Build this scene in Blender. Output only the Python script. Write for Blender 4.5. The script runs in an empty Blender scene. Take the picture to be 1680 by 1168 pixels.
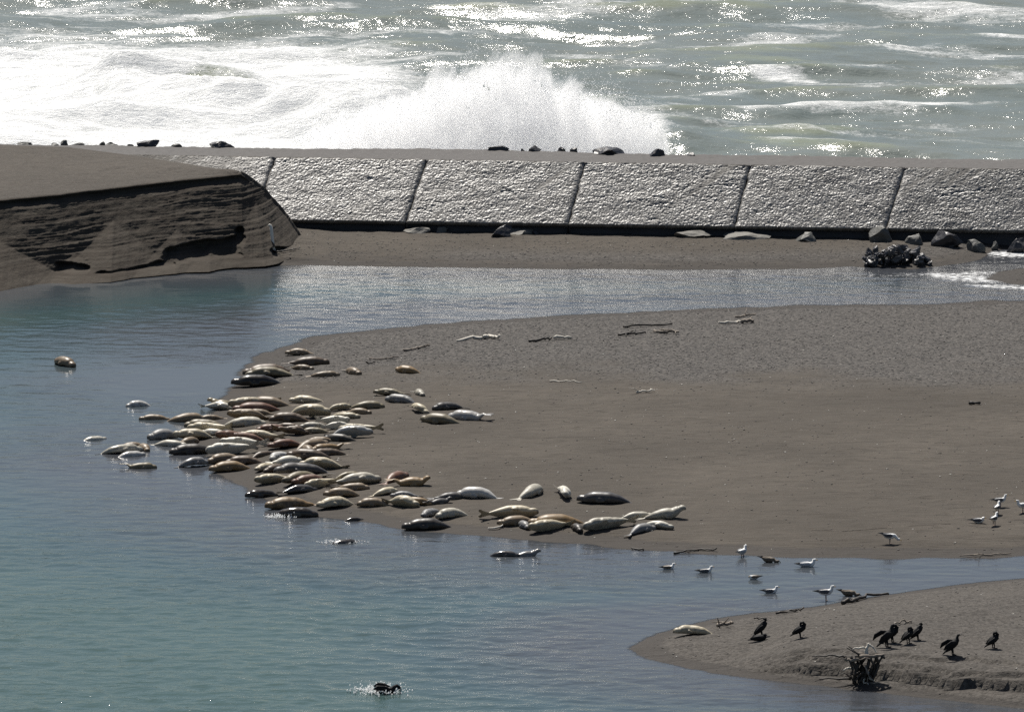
import bpy, bmesh, math, random
import numpy as np
from mathutils import Vector, Matrix, noise as mnoise

# ------------------------------------------------------------------ camera, world, sun
SC = bpy.context.scene
COL = SC.collection
R = math.radians
CAM_H, PITCH, FPX = 50.0, R(9.5), 13500.0
cam_d = bpy.data.cameras.new('camera')
cam_d.sensor_width = 36.0
cam_d.lens = 36.0 * FPX / 1680.0
cam_d.clip_start = 1.0
cam_d.clip_end = 20000.0
cam = bpy.data.objects.new('camera', cam_d)
COL.objects.link(cam)
cam.location = (0, 0, CAM_H)
cam.rotation_euler = (R(90) - PITCH, 0, 0)
SC.camera = cam

SUN_EL, SUN_AZ = R(58), R(-20)          # azimuth from +y (view direction), negative = to the left
sun_dir = Vector((math.sin(SUN_AZ) * math.cos(SUN_EL), math.cos(SUN_AZ) * math.cos(SUN_EL), math.sin(SUN_EL)))
w = bpy.data.worlds.new('World')
SC.world = w
w.use_nodes = True
nt = w.node_tree
bg = nt.nodes['Background']
sky = nt.nodes.new('ShaderNodeTexSky')
sky.sky_type = 'NISHITA'
sky.sun_disc = False
sky.sun_elevation = SUN_EL
sky.sun_rotation = SUN_AZ
sky.air_density = 1.0
sky.dust_density = 1.6
nt.links.new(sky.outputs[0], bg.inputs[0])
bg.inputs[1].default_value = 0.05
sd = bpy.data.lights.new('sun', 'SUN')
sd.energy = 5.0
sd.angle = R(0.5)
sd.color = (1.0, 0.955, 0.88)
sun = bpy.data.objects.new('sun', sd)
COL.objects.link(sun)
sun.location = (0, 300, 120)
sun.rotation_euler = sun_dir.to_track_quat('Z', 'Y').to_euler()
SC.view_settings.view_transform = 'Standard'
SC.view_settings.look = 'None'
SC.view_settings.exposure = 0.32
SC.view_settings.gamma = 1.0
SC.render.engine = 'CYCLES'
SC.cycles.max_bounces = 40
SC.cycles.volume_bounces = 32
SC.cycles.transmission_bounces = 12
SC.cycles.glossy_bounces = 4
SC.cycles.transparent_max_bounces = 6
SC.cycles.caustics_reflective = False
SC.cycles.caustics_refractive = False
SC.cycles.sample_clamp_indirect = 4.0
SC.cycles.diffuse_bounces = 6
SC.cycles.use_denoising = False

# ------------------------------------------------------------------ helpers
rng = np.random.default_rng(7)
rnd = random.Random(11)

def P(px, py, z=0.0):
    """the point of the plane of height z that the photograph shows at pixel (px, py)"""
    px = np.asarray(px, float); py = np.asarray(py, float)
    a = (px - 840.0) / FPX; b = (py - 584.0) / FPX
    dy = math.cos(PITCH) - b * math.sin(PITCH)
    dz = -math.sin(PITCH) - b * math.cos(PITCH)
    k = (z - CAM_H) / dz
    return a * k, dy * k

def P3(px, py, z=0.0):
    x, y = P(px, py, z)
    return np.array([float(x), float(y), float(z)])

def hash2(ix, iy, seed):
    h = (ix.astype(np.int64) * 374761393 + iy.astype(np.int64) * 668265263 + seed * 2147483647) & 0xFFFFFFFF
    h = ((h ^ (h >> 13)) * 1274126177) & 0xFFFFFFFF
    h = ((h ^ (h >> 16)) * 2246822519) & 0xFFFFFFFF
    return ((h ^ (h >> 15)) & 0xFFFFFF) / float(0xFFFFFF)

def perlin(x, y, seed=0):
    x = np.asarray(x, float); y = np.asarray(y, float)
    ix = np.floor(x); iy = np.floor(y)
    fx = x - ix; fy = y - iy
    ux = fx * fx * fx * (fx * (fx * 6 - 15) + 10); uy = fy * fy * fy * (fy * (fy * 6 - 15) + 10)
    def g(dx, dy):
        a = hash2(ix + dx, iy + dy, seed) * 2 * np.pi
        return np.cos(a) * (fx - dx) + np.sin(a) * (fy - dy)
    n0 = g(0, 0) * (1 - ux) + g(1, 0) * ux
    n1 = g(0, 1) * (1 - ux) + g(1, 1) * ux
    return (n0 * (1 - uy) + n1 * uy) * 1.5

def fbm(x, y, oct=4, seed=0, gain=0.5):
    s = 0; a = 1.0; t = 0
    for o in range(oct):
        s = s + a * perlin(x * 2 ** o, y * 2 ** o, seed + 17 * o); t += a; a *= gain
    return s / t

def ridged(x, y, oct=4, seed=0):
    s = 0; a = 1.0; t = 0
    for o in range(oct):
        s = s + a * (1 - np.abs(perlin(x * 2 ** o, y * 2 ** o, seed + 31 * o)) * 1.6); t += a; a *= 0.5
    return s / t

def sstep(a, b, x):
    t = np.clip((x - a) / (b - a), 0, 1)
    return t * t * (3 - 2 * t)

def worley(x, y, seed=0):
    """distance to nearest and second nearest jittered point, and an id value"""
    ix = np.floor(x); iy = np.floor(y)
    d1 = np.full(x.shape, 9.0); d2 = np.full(x.shape, 9.0); idv = np.zeros(x.shape); tilt = np.zeros(x.shape)
    for dx in (-1, 0, 1):
        for dy in (-1, 0, 1):
            cx = ix + dx; cy = iy + dy
            jx = cx + hash2(cx, cy, seed); jy = cy + hash2(cx, cy, seed + 5)
            d = np.hypot(x - jx, y - jy)
            v = hash2(cx, cy, seed + 9)
            tl = (hash2(cx, cy, seed + 11) - .5) * (x - jx) + (hash2(cx, cy, seed + 13) - .5) * (y - jy)
            n = d < d1
            d2 = np.where(n, d1, np.minimum(d2, d)); idv = np.where(n, v, idv); tilt = np.where(n, tl, tilt); d1 = np.where(n, d, d1)
    return d1, d2, idv, tilt

def mesh_np(name, V, F, mat=None, smooth=False, attrs=None, parent=None, link=True):
    V = np.asarray(V, np.float32); F = np.asarray(F, np.int32)
    me = bpy.data.meshes.new(name)
    me.vertices.add(len(V)); me.vertices.foreach_set('co', V.ravel())
    k = F.shape[1]
    me.loops.add(F.size); me.loops.foreach_set('vertex_index', F.ravel())
    me.polygons.add(len(F)); me.polygons.foreach_set('loop_start', np.arange(len(F), dtype=np.int32) * k)
    me.update(calc_edges=True)
    if smooth:
        me.polygons.foreach_set('use_smooth', np.ones(len(F), bool))
    for an, av in (attrs or {}).items():
        at = me.attributes.new(an, 'FLOAT', 'POINT')
        at.data.foreach_set('value', np.asarray(av, np.float32).ravel())
    if mat: me.materials.append(mat)
    if not link: return me
    o = bpy.data.objects.new(name, me); COL.objects.link(o)
    if parent: o.parent = parent
    return o

def grid_faces(nu, nv):
    i = np.arange(nu - 1)[:, None] * nv + np.arange(nv - 1)[None, :]
    return np.stack([i, i + nv, i + nv + 1, i + 1], -1).reshape(-1, 4)

def axis(lo, hi, step, far_lo, far_hi, n=14):
    core = np.arange(lo, hi + step * .5, step)
    a = lo - np.geomspace(step, lo - far_lo, n)[::-1] if far_lo < lo else np.array([])
    b = hi + np.geomspace(step, far_hi - hi, n) if far_hi > hi else np.array([])
    return np.concatenate([a, core, b])

def sheet(name, xs, ys, zf, mat, attrs=None, smooth=True):
    X, Y = np.meshgrid(xs, ys, indexing='ij')
    Z = zf
    V = np.stack([X.ravel(), Y.ravel(), Z.ravel()], -1)
    return mesh_np(name, V, grid_faces(len(xs), len(ys)), mat, smooth, attrs)

def tag(o, label=None, cat=None, group=None, kind=None):
    if label: o['label'] = label
    if cat: o['category'] = cat
    if group: o['group'] = group
    if kind: o['kind'] = kind
    return o

def empty(name, loc, rz=0.0):
    o = bpy.data.objects.new(name, None); COL.objects.link(o)
    o.location = loc; o.rotation_euler = (0, 0, rz); o.empty_display_size = .2
    return o

def tube(path, radii, n=8, cap=True, squash=None, twist_up=(0, 0, 1)):
    """vertices and quads of a lofted tube; squash = per-ring (side, up) factors"""
    path = np.asarray(path, float); m = len(path)
    V = []; up0 = np.array(twist_up, float)
    for i in range(m):
        t = path[min(i + 1, m - 1)] - path[max(i - 1, 0)]; t /= (np.linalg.norm(t) + 1e-9)
        s = np.cross(t, up0)
        if np.linalg.norm(s) < 1e-3: s = np.cross(t, np.array([0, 1.0, 0]))
        s /= np.linalg.norm(s); u = np.cross(s, t)
        sx, su = (1, 1) if squash is None else squash[i]
        for k in range(n):
            a = 2 * np.pi * k / n
            V.append(path[i] + radii[i] * (np.cos(a) * s * sx + np.sin(a) * u * su))
    F = []
    for i in range(m - 1):
        for k in range(n):
            F.append((i * n + k, i * n + (k + 1) % n, (i + 1) * n + (k + 1) % n, (i + 1) * n + k))
    if cap:
        c0 = len(V); V.append(path[0]); c1 = len(V); V.append(path[-1])
        for k in range(n):
            F.append((c0, (k + 1) % n, k, k)); F.append((c1, (m - 1) * n + k, (m - 1) * n + (k + 1) % n, (m - 1) * n + (k + 1) % n))
    return V, F

class MB:
    def __init__(s): s.V = []; s.F = []
    def add(s, V, F):
        b = len(s.V); s.V.extend([tuple(v) for v in V]); s.F.extend([tuple(i + b for i in f) for f in F]); return s
    def tube(s, *a, **k): return s.add(*tube(*a, **k))
    def mesh(s, name, mat=None, smooth=True):
        me = bpy.data.meshes.new(name)
        fs = [tuple(dict.fromkeys(f)) for f in s.F]
        me.from_pydata(s.V, [], [f for f in fs if len(f) > 2]); me.update()
        me.polygons.foreach_set('use_smooth', np.full(len(me.polygons), smooth))
        if mat: me.materials.append(mat)
        return me
    def build(s, name, mat, parent=None, smooth=True):
        o = bpy.data.objects.new(name, s.mesh(name, mat, smooth)); COL.objects.link(o)
        if parent: o.parent = parent
        return o

# ------------------------------------------------------------------ materials
class N:
    def __init__(s, name):
        s.m = bpy.data.materials.new(name); s.m.use_nodes = True
        s.t = s.m.node_tree; s.b = s.t.nodes['Principled BSDF']; s.out = s.t.nodes['Material Output']
    def n(s, typ, **kw):
        nd = s.t.nodes.new('ShaderNode' + typ)
        for k, v in kw.items(): setattr(nd, k, v)
        return nd
    def l(s, a, b): s.t.links.new(a, b)
    def val(s, v, sock):
        if hasattr(v, 'is_output'): s.l(v, sock)
        else: sock.default_value = v
    def attr(s, name, obj=False):
        a = s.n('Attribute', attribute_name=name)
        if obj: a.attribute_type = 'OBJECT'
        return a
    def coord(s, scale=(1, 1, 1), kind='Object', loc=(0, 0, 0), rot=(0, 0, 0)):
        if kind == 'World':
            c = s.n('NewGeometry').outputs['Position']
        else:
            c = s.n('TexCoord').outputs[kind]
        mp = s.n('Mapping'); mp.inputs['Scale'].default_value = scale; mp.inputs['Location'].default_value = loc
        mp.inputs['Rotation'].default_value = rot
        s.l(c, mp.inputs[0]); return mp.outputs[0]
    def noise(s, vec, scale=1, detail=3, rough=.5, dist=0):
        t = s.n('TexNoise'); t.inputs['Scale'].default_value = scale; t.inputs['Detail'].default_value = detail
        t.inputs['Roughness'].default_value = rough; t.inputs['Distortion'].default_value = dist
        s.l(vec, t.inputs['Vector']); return t.outputs['Fac']
    def vor(s, vec, scale=1, feature='F1'):
        t = s.n('TexVoronoi', feature=feature); t.inputs['Scale'].default_value = scale
        s.l(vec, t.inputs['Vector']); return t.outputs[0]
    def rng(s, v, a, b, c=0, d=1):
        r = s.n('MapRange'); s.l(v, r.inputs[0])
        for i, q in enumerate((a, b, c, d)): s.val(q, r.inputs[1 + i])
        return r.outputs[0]
    def math(s, op, a, b=None):
        m = s.n('Math', operation=op); s.val(a, m.inputs[0])
        if b is not None: s.val(b, m.inputs[1])
        return m.outputs[0]
    def mix(s, f, a, b):
        m = s.n('Mix', data_type='RGBA'); s.val(f, m.inputs[0])
        for v, k in ((a, 6), (b, 7)):
            if hasattr(v, 'is_output'): s.l(v, m.inputs[k])
            else: m.inputs[k].default_value = (*v, 1)
        return m.outputs[2]
    def bump(s, h, strength=.5, dist=.05, normal=None):
        b = s.n('Bump'); s.val(strength, b.inputs['Strength']); s.val(dist, b.inputs['Distance']); s.l(h, b.inputs['Height'])
        if normal is not None: s.l(normal, b.inputs['Normal'])
        return b.outputs[0]
    def set(s, **kw):
        for k, v in kw.items():
            k = {'base': 'Base Color', 'rough': 'Roughness', 'normal': 'Normal', 'spec': 'Specular IOR Level', 'ior': 'IOR'}[k]
            if isinstance(v, tuple): v = (*v, 1)
            s.val(v, s.b.inputs[k])
        return s.m

def simple(name, col, rough=.7, var=.25, scale=8, bump=.3, dist=.02, spec=.5):
    m = N(name); c = m.coord()
    f = m.noise(c, scale, 4, .6)
    d = tuple(x * (1 - var) for x in col); l = tuple(min(1, x * (1 + var)) for x in col)
    return m.set(base=m.mix(f, d, l), rough=rough, spec=spec, normal=m.bump(f, bump, dist))

def sand_material(name, cliff=False):
    m = N(name); c = m.coord(kind='World')
    big = m.noise(m.coord((.12, .12, .12), 'World'), 1, 4, .6)
    mid = m.noise(c, 1.7, 5, .65)
    fine = m.noise(c, 14, 4, .7)
    spk = m.noise(c, 38, 2, .6)
    base = m.mix(m.rng(big, .35, .65), (.056, .0475, .0385), (.086, .0735, .060))
    base = m.mix(m.rng(mid, .3, .7, 0, .55), base, (.050, .044, .036))
    base = m.mix(m.rng(fine, .55, .75, 0, .45), base, (.118, .103, .086))
    if cliff:
        z = m.n('SeparateXYZ'); m.l(m.n('NewGeometry').outputs['Position'], z.inputs[0])
        st = m.n('CombineXYZ'); m.l(m.math('MULTIPLY', z.outputs[0], .05), st.inputs[0]); m.l(z.outputs[2], st.inputs[2])
        strata = m.noise(st.outputs[0], 7, 4, .7)
        base = m.mix(m.rng(strata, .42, .62, 0, .75), base, (.040, .032, .025))
        h = m.math('ADD', m.math('MULTIPLY', mid, 1.0), m.math('MULTIPLY', fine, .35))
        return m.set(base=base, rough=.95, spec=.2, normal=m.bump(h, .55, .12))
    stk = m.noise(m.coord((.35, 2.4, 1), 'World', rot=(0, 0, R(-5))), 1.6, 5, .7)
    base = m.mix(m.rng(stk, .52, .66, 0, .55), base, (.040, .034, .028))
    drag = m.noise(m.coord((.55, 3.6, 1), 'World', rot=(0, 0, R(4))), 2.1, 3, .6, .4)
    area = m.noise(m.coord((.10, .10, .1), 'World', loc=(3, 7, 0)), 1, 2, .5)
    marks = m.math('MULTIPLY', m.rng(drag, .60, .68), m.rng(area, .42, .56))
    base = m.mix(m.math('MULTIPLY', marks, .55), base, (.030, .025, .020))
    peb = m.attr('pebble').outputs['Fac']
    # gravel: stones lighter and darker than the sand between them
    vo = m.n('TexVoronoi'); vo.inputs['Scale'].default_value = 13; m.l(c, vo.inputs['Vector'])
    sp = m.n('SeparateColor'); m.l(vo.outputs['Color'], sp.inputs[0])
    grav = m.mix(sp.outputs[0], (.020, .0195, .020), (.118, .109, .100))
    base = m.mix(m.math('MULTIPLY', peb, .88), base, grav)
    base = m.mix(m.rng(spk, .66, .74, 0, .5), base, (.30, .27, .235))
    wet = m.attr('wet').outputs['Fac']
    wet = m.rng(m.math('ADD', wet, m.math('MULTIPLY', m.math('SUBTRACT', mid, .5), .5)), .35, .65)
    base = m.mix(m.math('MULTIPLY', wet, .80), base, (.036, .031, .027))
    h = m.math('ADD', m.math('MULTIPLY', mid, .6), m.math('MULTIPLY', fine, .40))
    h = m.math('ADD', h, m.math('MULTIPLY', stk, -1.5))
    h = m.math('ADD', h, m.math('MULTIPLY', marks, -.8))
    h = m.math('ADD', h, m.math('MULTIPLY', m.math('MULTIPLY', vo.outputs[0], peb), -.3))
    rough = m.rng(wet, 0, 1, .92, .85)
    return m.set(base=base, rough=rough, spec=.25, normal=m.bump(h, .55, .09))

def foam_mix(m, surf, foam, name_col=(.86, .87, .87), normal=None):
    d = m.n('BsdfDiffuse'); d.inputs[0].default_value = (*name_col, 1)
    if normal is not None: m.l(normal, d.inputs['Normal'])
    mx = m.n('MixShader'); m.l(foam, mx.inputs[0]); m.l(surf, mx.inputs[1]); m.l(d.outputs[0], mx.inputs[2])
    return mx.outputs[0]

def river_material():
    m = N('river_water')
    deep = m.attr('deep').outputs['Fac']; edge = m.attr('edge').outputs['Fac']; chop = m.attr('chop').outputs['Fac']; fo = m.attr('foam').outputs['Fac']
    bigv = m.noise(m.coord((.05, .11, 1), 'World'), 1, 3, .5)
    d2 = m.math('ADD', deep, m.math('MULTIPLY', m.math('SUBTRACT', bigv, .5), .5))
    col = m.mix(m.rng(d2, 0, .45), (.052, .056, .064), (.038, .066, .074))
    col = m.mix(m.rng(d2, .45, 1.0), col, (.047, .084, .079))
    w1 = m.noise(m.coord((.8, 1.3, 1), 'World', rot=(0, 0, R(10))), 1.25, 2, .5, .5)
    w2 = m.noise(m.coord((1, 2.0, 1), 'World', rot=(0, 0, R(-9))), 3.1, 3, .55, .3)
    w3 = m.noise(m.coord((1, 1.4, 1), 'World'), 9.5, 2, .55)
    h = m.math('ADD', m.math('MULTIPLY', w1, 1.0), m.math('MULTIPLY', w2, .42))
    h = m.math('ADD', h, m.math('MULTIPLY', w3, .18))
    nb = m.bump(h, 1.0, m.math('MULTIPLY', chop, .10))
    m.set(base=col, rough=.06, ior=1.333, normal=nb)
    fn = m.noise(m.coord((1.0, 2.2, 1), 'World'), 3.4, 5, .72, .4)
    fac = m.rng(m.math('ADD', m.math('MULTIPLY', m.math('SUBTRACT', fn, .5), 5.0), m.math('MULTIPLY', fo, 1.4)), 1.05, 1.8)
    s = foam_mix(m, m.b.outputs[0], fac)
    tr = m.n('BsdfTransparent'); mx = m.n('MixShader')
    m.l(edge, mx.inputs[0]); m.l(tr.outputs[0], mx.inputs[1]); m.l(s, mx.inputs[2])
    m.l(mx.outputs[0], m.out.inputs[0])
    return m.m

def ocean_material():
    m = N('ocean_water')
    fo = m.attr('foam').outputs['Fac']; cr = m.attr('crest').outputs['Fac']
    big = m.noise(m.coord((.06, .10, 1), 'World'), 1, 3, .5)
    col = m.mix(m.rng(big, .35, .65), (.148, .176, .168), (.176, .194, .176))
    col = m.mix(m.math('MULTIPLY', cr, .6), col, (.24, .26, .17))
    w1 = m.noise(m.coord((.5, 1.2, 1), 'World', rot=(0, 0, R(6))), .9, 3, .55, .4)
    w2 = m.noise(m.coord((1, 1.8, 1), 'World', rot=(0, 0, R(-8))), 3.0, 4, .62, .3)
    h = m.math('ADD', w1, m.math('MULTIPLY', w2, .45))
    m.set(base=col, rough=.14, ior=1.333, normal=m.bump(h, 1.0, .085))
    a = m.noise(m.coord((.45, 1.0, 1), 'World', rot=(0, 0, R(5))), .9, 7, .72, .7)
    b = m.noise(m.coord((.9, 1.9, 1), 'World'), 3.2, 6, .75, .5)
    c3 = m.noise(m.coord((1, 1.7, 1), 'World'), 9, 4, .7, .3)
    fn = m.math('ADD', m.math('ADD', m.math('MULTIPLY', a, .40), m.math('MULTIPLY', b, .36)), m.math('MULTIPLY', c3, .24))
    fac = m.rng(m.math('ADD', m.math('MULTIPLY', m.math('SUBTRACT', fn, .5), 4.6), m.math('MULTIPLY', fo, 1.6)), .62, 1.45)
    hn = m.bump(m.math('ADD', m.math('MULTIPLY', a, 1.2), m.math('MULTIPLY', b, .8)), .9, .22)
    m.l(foam_mix(m, m.b.outputs[0], fac, (.86, .87, .865), hn), m.out.inputs[0])
    return m.m

def spray_material():
    m = N('sea_spray')
    d = m.n('BsdfDiffuse'); d.inputs[0].default_value = (.93, .94, .94, 1)
    t = m.n('BsdfTranslucent'); t.inputs[0].default_value = (.93, .94, .94, 1)
    mx = m.n('MixShader'); mx.inputs[0].default_value = .5
    m.l(d.outputs[0], mx.inputs[1]); m.l(t.outputs[0], mx.inputs[2]); m.l(mx.outputs[0], m.out.inputs[0])
    return m.m

def froth_material():
    m = N('thick_white_spray')
    v = m.n('VolumePrincipled')
    v.inputs['Color'].default_value = (.995, .995, .995, 1); v.inputs['Density'].default_value = 1.1; v.inputs['Anisotropy'].default_value = .1
    m.l(v.outputs[0], m.out.inputs['Volume'])
    for l in list(m.out.inputs['Surface'].links): m.t.links.remove(l)
    return m.m

def stone_slab_material():
    m = N('cobbled_slab_stone'); c = m.coord(kind='World')
    st = m.attr('stone').outputs['Fac']; gap = m.attr('gap').outputs['Fac']; sd_ = m.attr('sandy').outputs['Fac']
    col = m.mix(st, (.125, .12, .113), (.33, .32, .303))
    f = m.noise(c, 6, 4, .65)
    col = m.mix(m.rng(f, .4, .7, 0, .5), col, (.21, .195, .17))
    stain = m.noise(m.coord((.35, .35, .9), 'World'), 1.2, 5, .7, .6)
    col = m.mix(m.rng(stain, .48, .68, 0, .6), col, (.105, .098, .088))
    col = m.mix(m.math('MULTIPLY', gap, .7), col, (.06, .056, .05))
    col = m.mix(sd_, col, (.125, .112, .095))
    rough = m.math('ADD', m.rng(f, .3, .7, .26, .40), m.math('MULTIPLY', sd_, .45))
    return m.set(base=col, rough=rough, spec=.6, normal=m.bump(m.noise(c, 22, 3, .6), .5, .03))

def seal_material():
    m = N('seal_fur')
    fur = m.attr('fur', True).outputs['Color']; spots = m.attr('spots', True).outputs['Fac']; wet = m.attr('wet', True).outputs['Fac']
    belly = m.attr('belly').outputs['Fac']; tip = m.attr('tip').outputs['Fac']
    info = m.n('ObjectInfo').outputs['Random']
    c = m.n('TexCoord').outputs['Object']
    off = m.n('VectorMath', operation='ADD'); m.l(c, off.inputs[0])
    cb = m.n('CombineXYZ'); m.l(m.math('MULTIPLY', info, 40.0), cb.inputs[0]); m.l(cb.outputs[0], off.inputs[1])
    n1 = m.noise(off.outputs[0], 5, 3, .6); n2 = m.noise(off.outputs[0], 13, 5, .75)
    light = m.mix(.35, fur, (.50, .46, .38)); dark = m.mix(.72, fur, (.030, .023, .017))
    col = m.mix(m.rng(n1, .40, .7, 0, .40), fur, light)
    col = m.mix(m.math('MULTIPLY', belly, .22), col, light)
    col = m.mix(m.math('MULTIPLY', m.rng(n2, .47, .58), spots), col, dark)
    col = m.mix(m.math('MULTIPLY', tip, .75), col, dark)
    return m.set(base=col, rough=m.rng(wet, 0, 1, .52, .20), spec=.42, normal=m.bump(n2, .25, .012))

M = {}
M['sand'] = sand_material('dark_sand')
M['cliff'] = sand_material('damp_sand_layers', True)
M['river'] = river_material()
M['ocean'] = ocean_material()
M['spray'] = spray_material()
M['froth'] = froth_material()
M['slab'] = stone_slab_material()
M['crest'] = simple('worn_crest_concrete', (.066, .061, .058), .8, .45, 5, .6, .08)
M['footing'] = simple('shaded_footing_concrete', (.030, .028, .028), .6, .3, 4, .5, .05)  # shade under the slabs is put into this dark colour
M['rock_dark'] = simple('wet_black_rock', (.034, .033, .036), .42, .5, 5, .6, .05)
M['rock_outcrop'] = simple('jagged_wet_rock', (.062, .060, .062), .35, .6, 7, .6, .05)
M['rock_grey'] = simple('grey_boulder', (.085, .085, .078), .6, .5, 4, .6, .05)
M['rock_pale'] = simple('pale_broken_concrete', (.15, .142, .125), .75, .35, 5, .6, .05)
M['seal'] = seal_material()
M['wood_pale'] = simple('bleached_and_lit_driftwood', (.56, .52, .45), .75, .3, 12, .4, .01)  # pale driftwood; on the stump's top roots its tone paints sunlight
M['wood_mid'] = simple('weathered_driftwood', (.22, .185, .15), .8, .4, 12, .4, .01)
M['wood_post'] = simple('bleached_sunlit_post_wood', (.74, .70, .62), .75, .15, 12, .4, .01)  # bleached wood, paled further to paint sunlight onto the shaded post
M['wood_dark'] = simple('waterlogged_and_shaded_wood', (.035, .028, .022), .6, .4, 12, .4, .01)  # dark driftwood; on the stump its tone paints shade
M['pebble'] = simple('beach_pebble', (.105, .096, .088), .7, .85, 30, .1, .01)
M['shell'] = simple('pale_shell_bits', (.55, .52, .46), .6, .2, 3, .1, .01)
M['kelp'] = simple('dry_dark_debris', (.030, .025, .020), .8, .4, 3, .1, .01)
M['gull_white'] = simple('white_feathers', (.78, .78, .76), .7, .06, 10, .1, .005)
M['gull_grey'] = simple('slate_wing_feathers', (.085, .088, .100), .7, .25, 14, .1, .005)
M['gull_pale'] = simple('pale_grey_wing_feathers', (.42, .43, .45), .7, .12, 14, .1, .005)
M['gull_brown'] = simple('mottled_brown_feathers', (.15, .12, .09), .75, .6, 30, .1, .005)
M['gull_black'] = simple('black_feather_tips', (.02, .02, .022), .6, .2, 14, .1, .005)
M['beak_yellow'] = simple('yellow_beak', (.55, .34, .05), .5, .1, 10, .05, .002)
M['beak_dark'] = simple('dark_beak', (.05, .045, .04), .5, .1, 10, .05, .002)
M['leg_pink'] = simple('pinkish_leg_skin', (.36, .25, .20), .6, .1, 10, .05, .002)
M['corm'] = simple('black_oily_feathers', (.009, .009, .010), .7, .4, 20, .15, .006, .2)
M['eye'] = simple('black_eye', (.008, .007, .006), .15, .05, 10, 0, .001)

# ------------------------------------------------------------------ land heights
def world_poly(px, extra=(), pre=()):
    x, y = P([p[0] for p in px], [p[1] for p in px], 0.0)
    pts = list(pre) + list(zip(x, y)) + list(extra)
    return np.array(pts, float)

BAR = world_poly([(1800, 486), (1680, 494), (1500, 499), (1300, 503), (1100, 509), (900, 519), (740, 530), (600, 541), (520, 551), (478, 562),
                  (440, 582), (402, 608), (388, 628), (372, 652), (352, 676), (330, 698), (318, 722), (330, 745), (352, 768), (395, 792), (432, 818), (470, 836),
                  (530, 846), (600, 856), (660, 868), (760, 877), (860, 885), (960, 893), (1050, 901), (1150, 908), (1300, 914), (1450, 916), (1600, 914), (1680, 911), (1800, 905)],
                 extra=[(60, 271), (400, 275)], pre=[(400, 352), (60, 348.5)])
SPIT = world_poly([(1800, 938), (1680, 950), (1600, 957), (1500, 968), (1400, 985), (1300, 1000), (1200, 1012), (1120, 1027), (1062, 1046), (1035, 1064),
                   (1062, 1081), (1120, 1096), (1200, 1109), (1300, 1119), (1400, 1130), (1500, 1141), (1600, 1153), (1680, 1161), (1800, 1172)],
                  extra=[(60, 232), (400, 225)], pre=[(400, 273), (60, 268)])
BACK = world_poly([(-300, 470), (0, 466), (90, 457), (200, 449), (300, 444), (420, 437), (500, 435), (700, 438), (900, 441), (1100, 443), (1300, 441), (1400, 438),
                   (1500, 441), (1570, 433), (1610, 424), (1630, 412), (1700, 402), (1900, 396)],
                  extra=[(60, 326), (400, 326), (400, 337.5), (60, 337.5), (-400, 337.5)], pre=[(-400, 312), (-60, 313)])
RIFF = world_poly([(1622, 458), (1640, 448), (1670, 441), (1720, 438), (1800, 440), (1800, 466), (1700, 468), (1650, 465)])

def sdf(poly, x, y):
    """signed distance, positive inside"""
    x = np.asarray(x, float); y = np.asarray(y, float)
    d2 = np.full(x.shape, 1e18); inside = np.zeros(x.shape, bool)
    n = len(poly)
    for i in range(n):
        ax, ay = poly[i]; bx, by = poly[(i + 1) % n]
        ex, ey = bx - ax, by - ay
        t = np.clip(((x - ax) * ex + (y - ay) * ey) / (ex * ex + ey * ey + 1e-12), 0, 1)
        d2 = np.minimum(d2, (x - ax - t * ex) ** 2 + (y - ay - t * ey) ** 2)
        c = ((ay > y) != (by > y))
        with np.errstate(divide='ignore', invalid='ignore'):
            xi = ax + (y - ay) * ex / (ey if ey != 0 else 1e-12)
        inside ^= c & (x < xi)
    d = np.sqrt(d2)
    return np.where(inside, d, -d)

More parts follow.
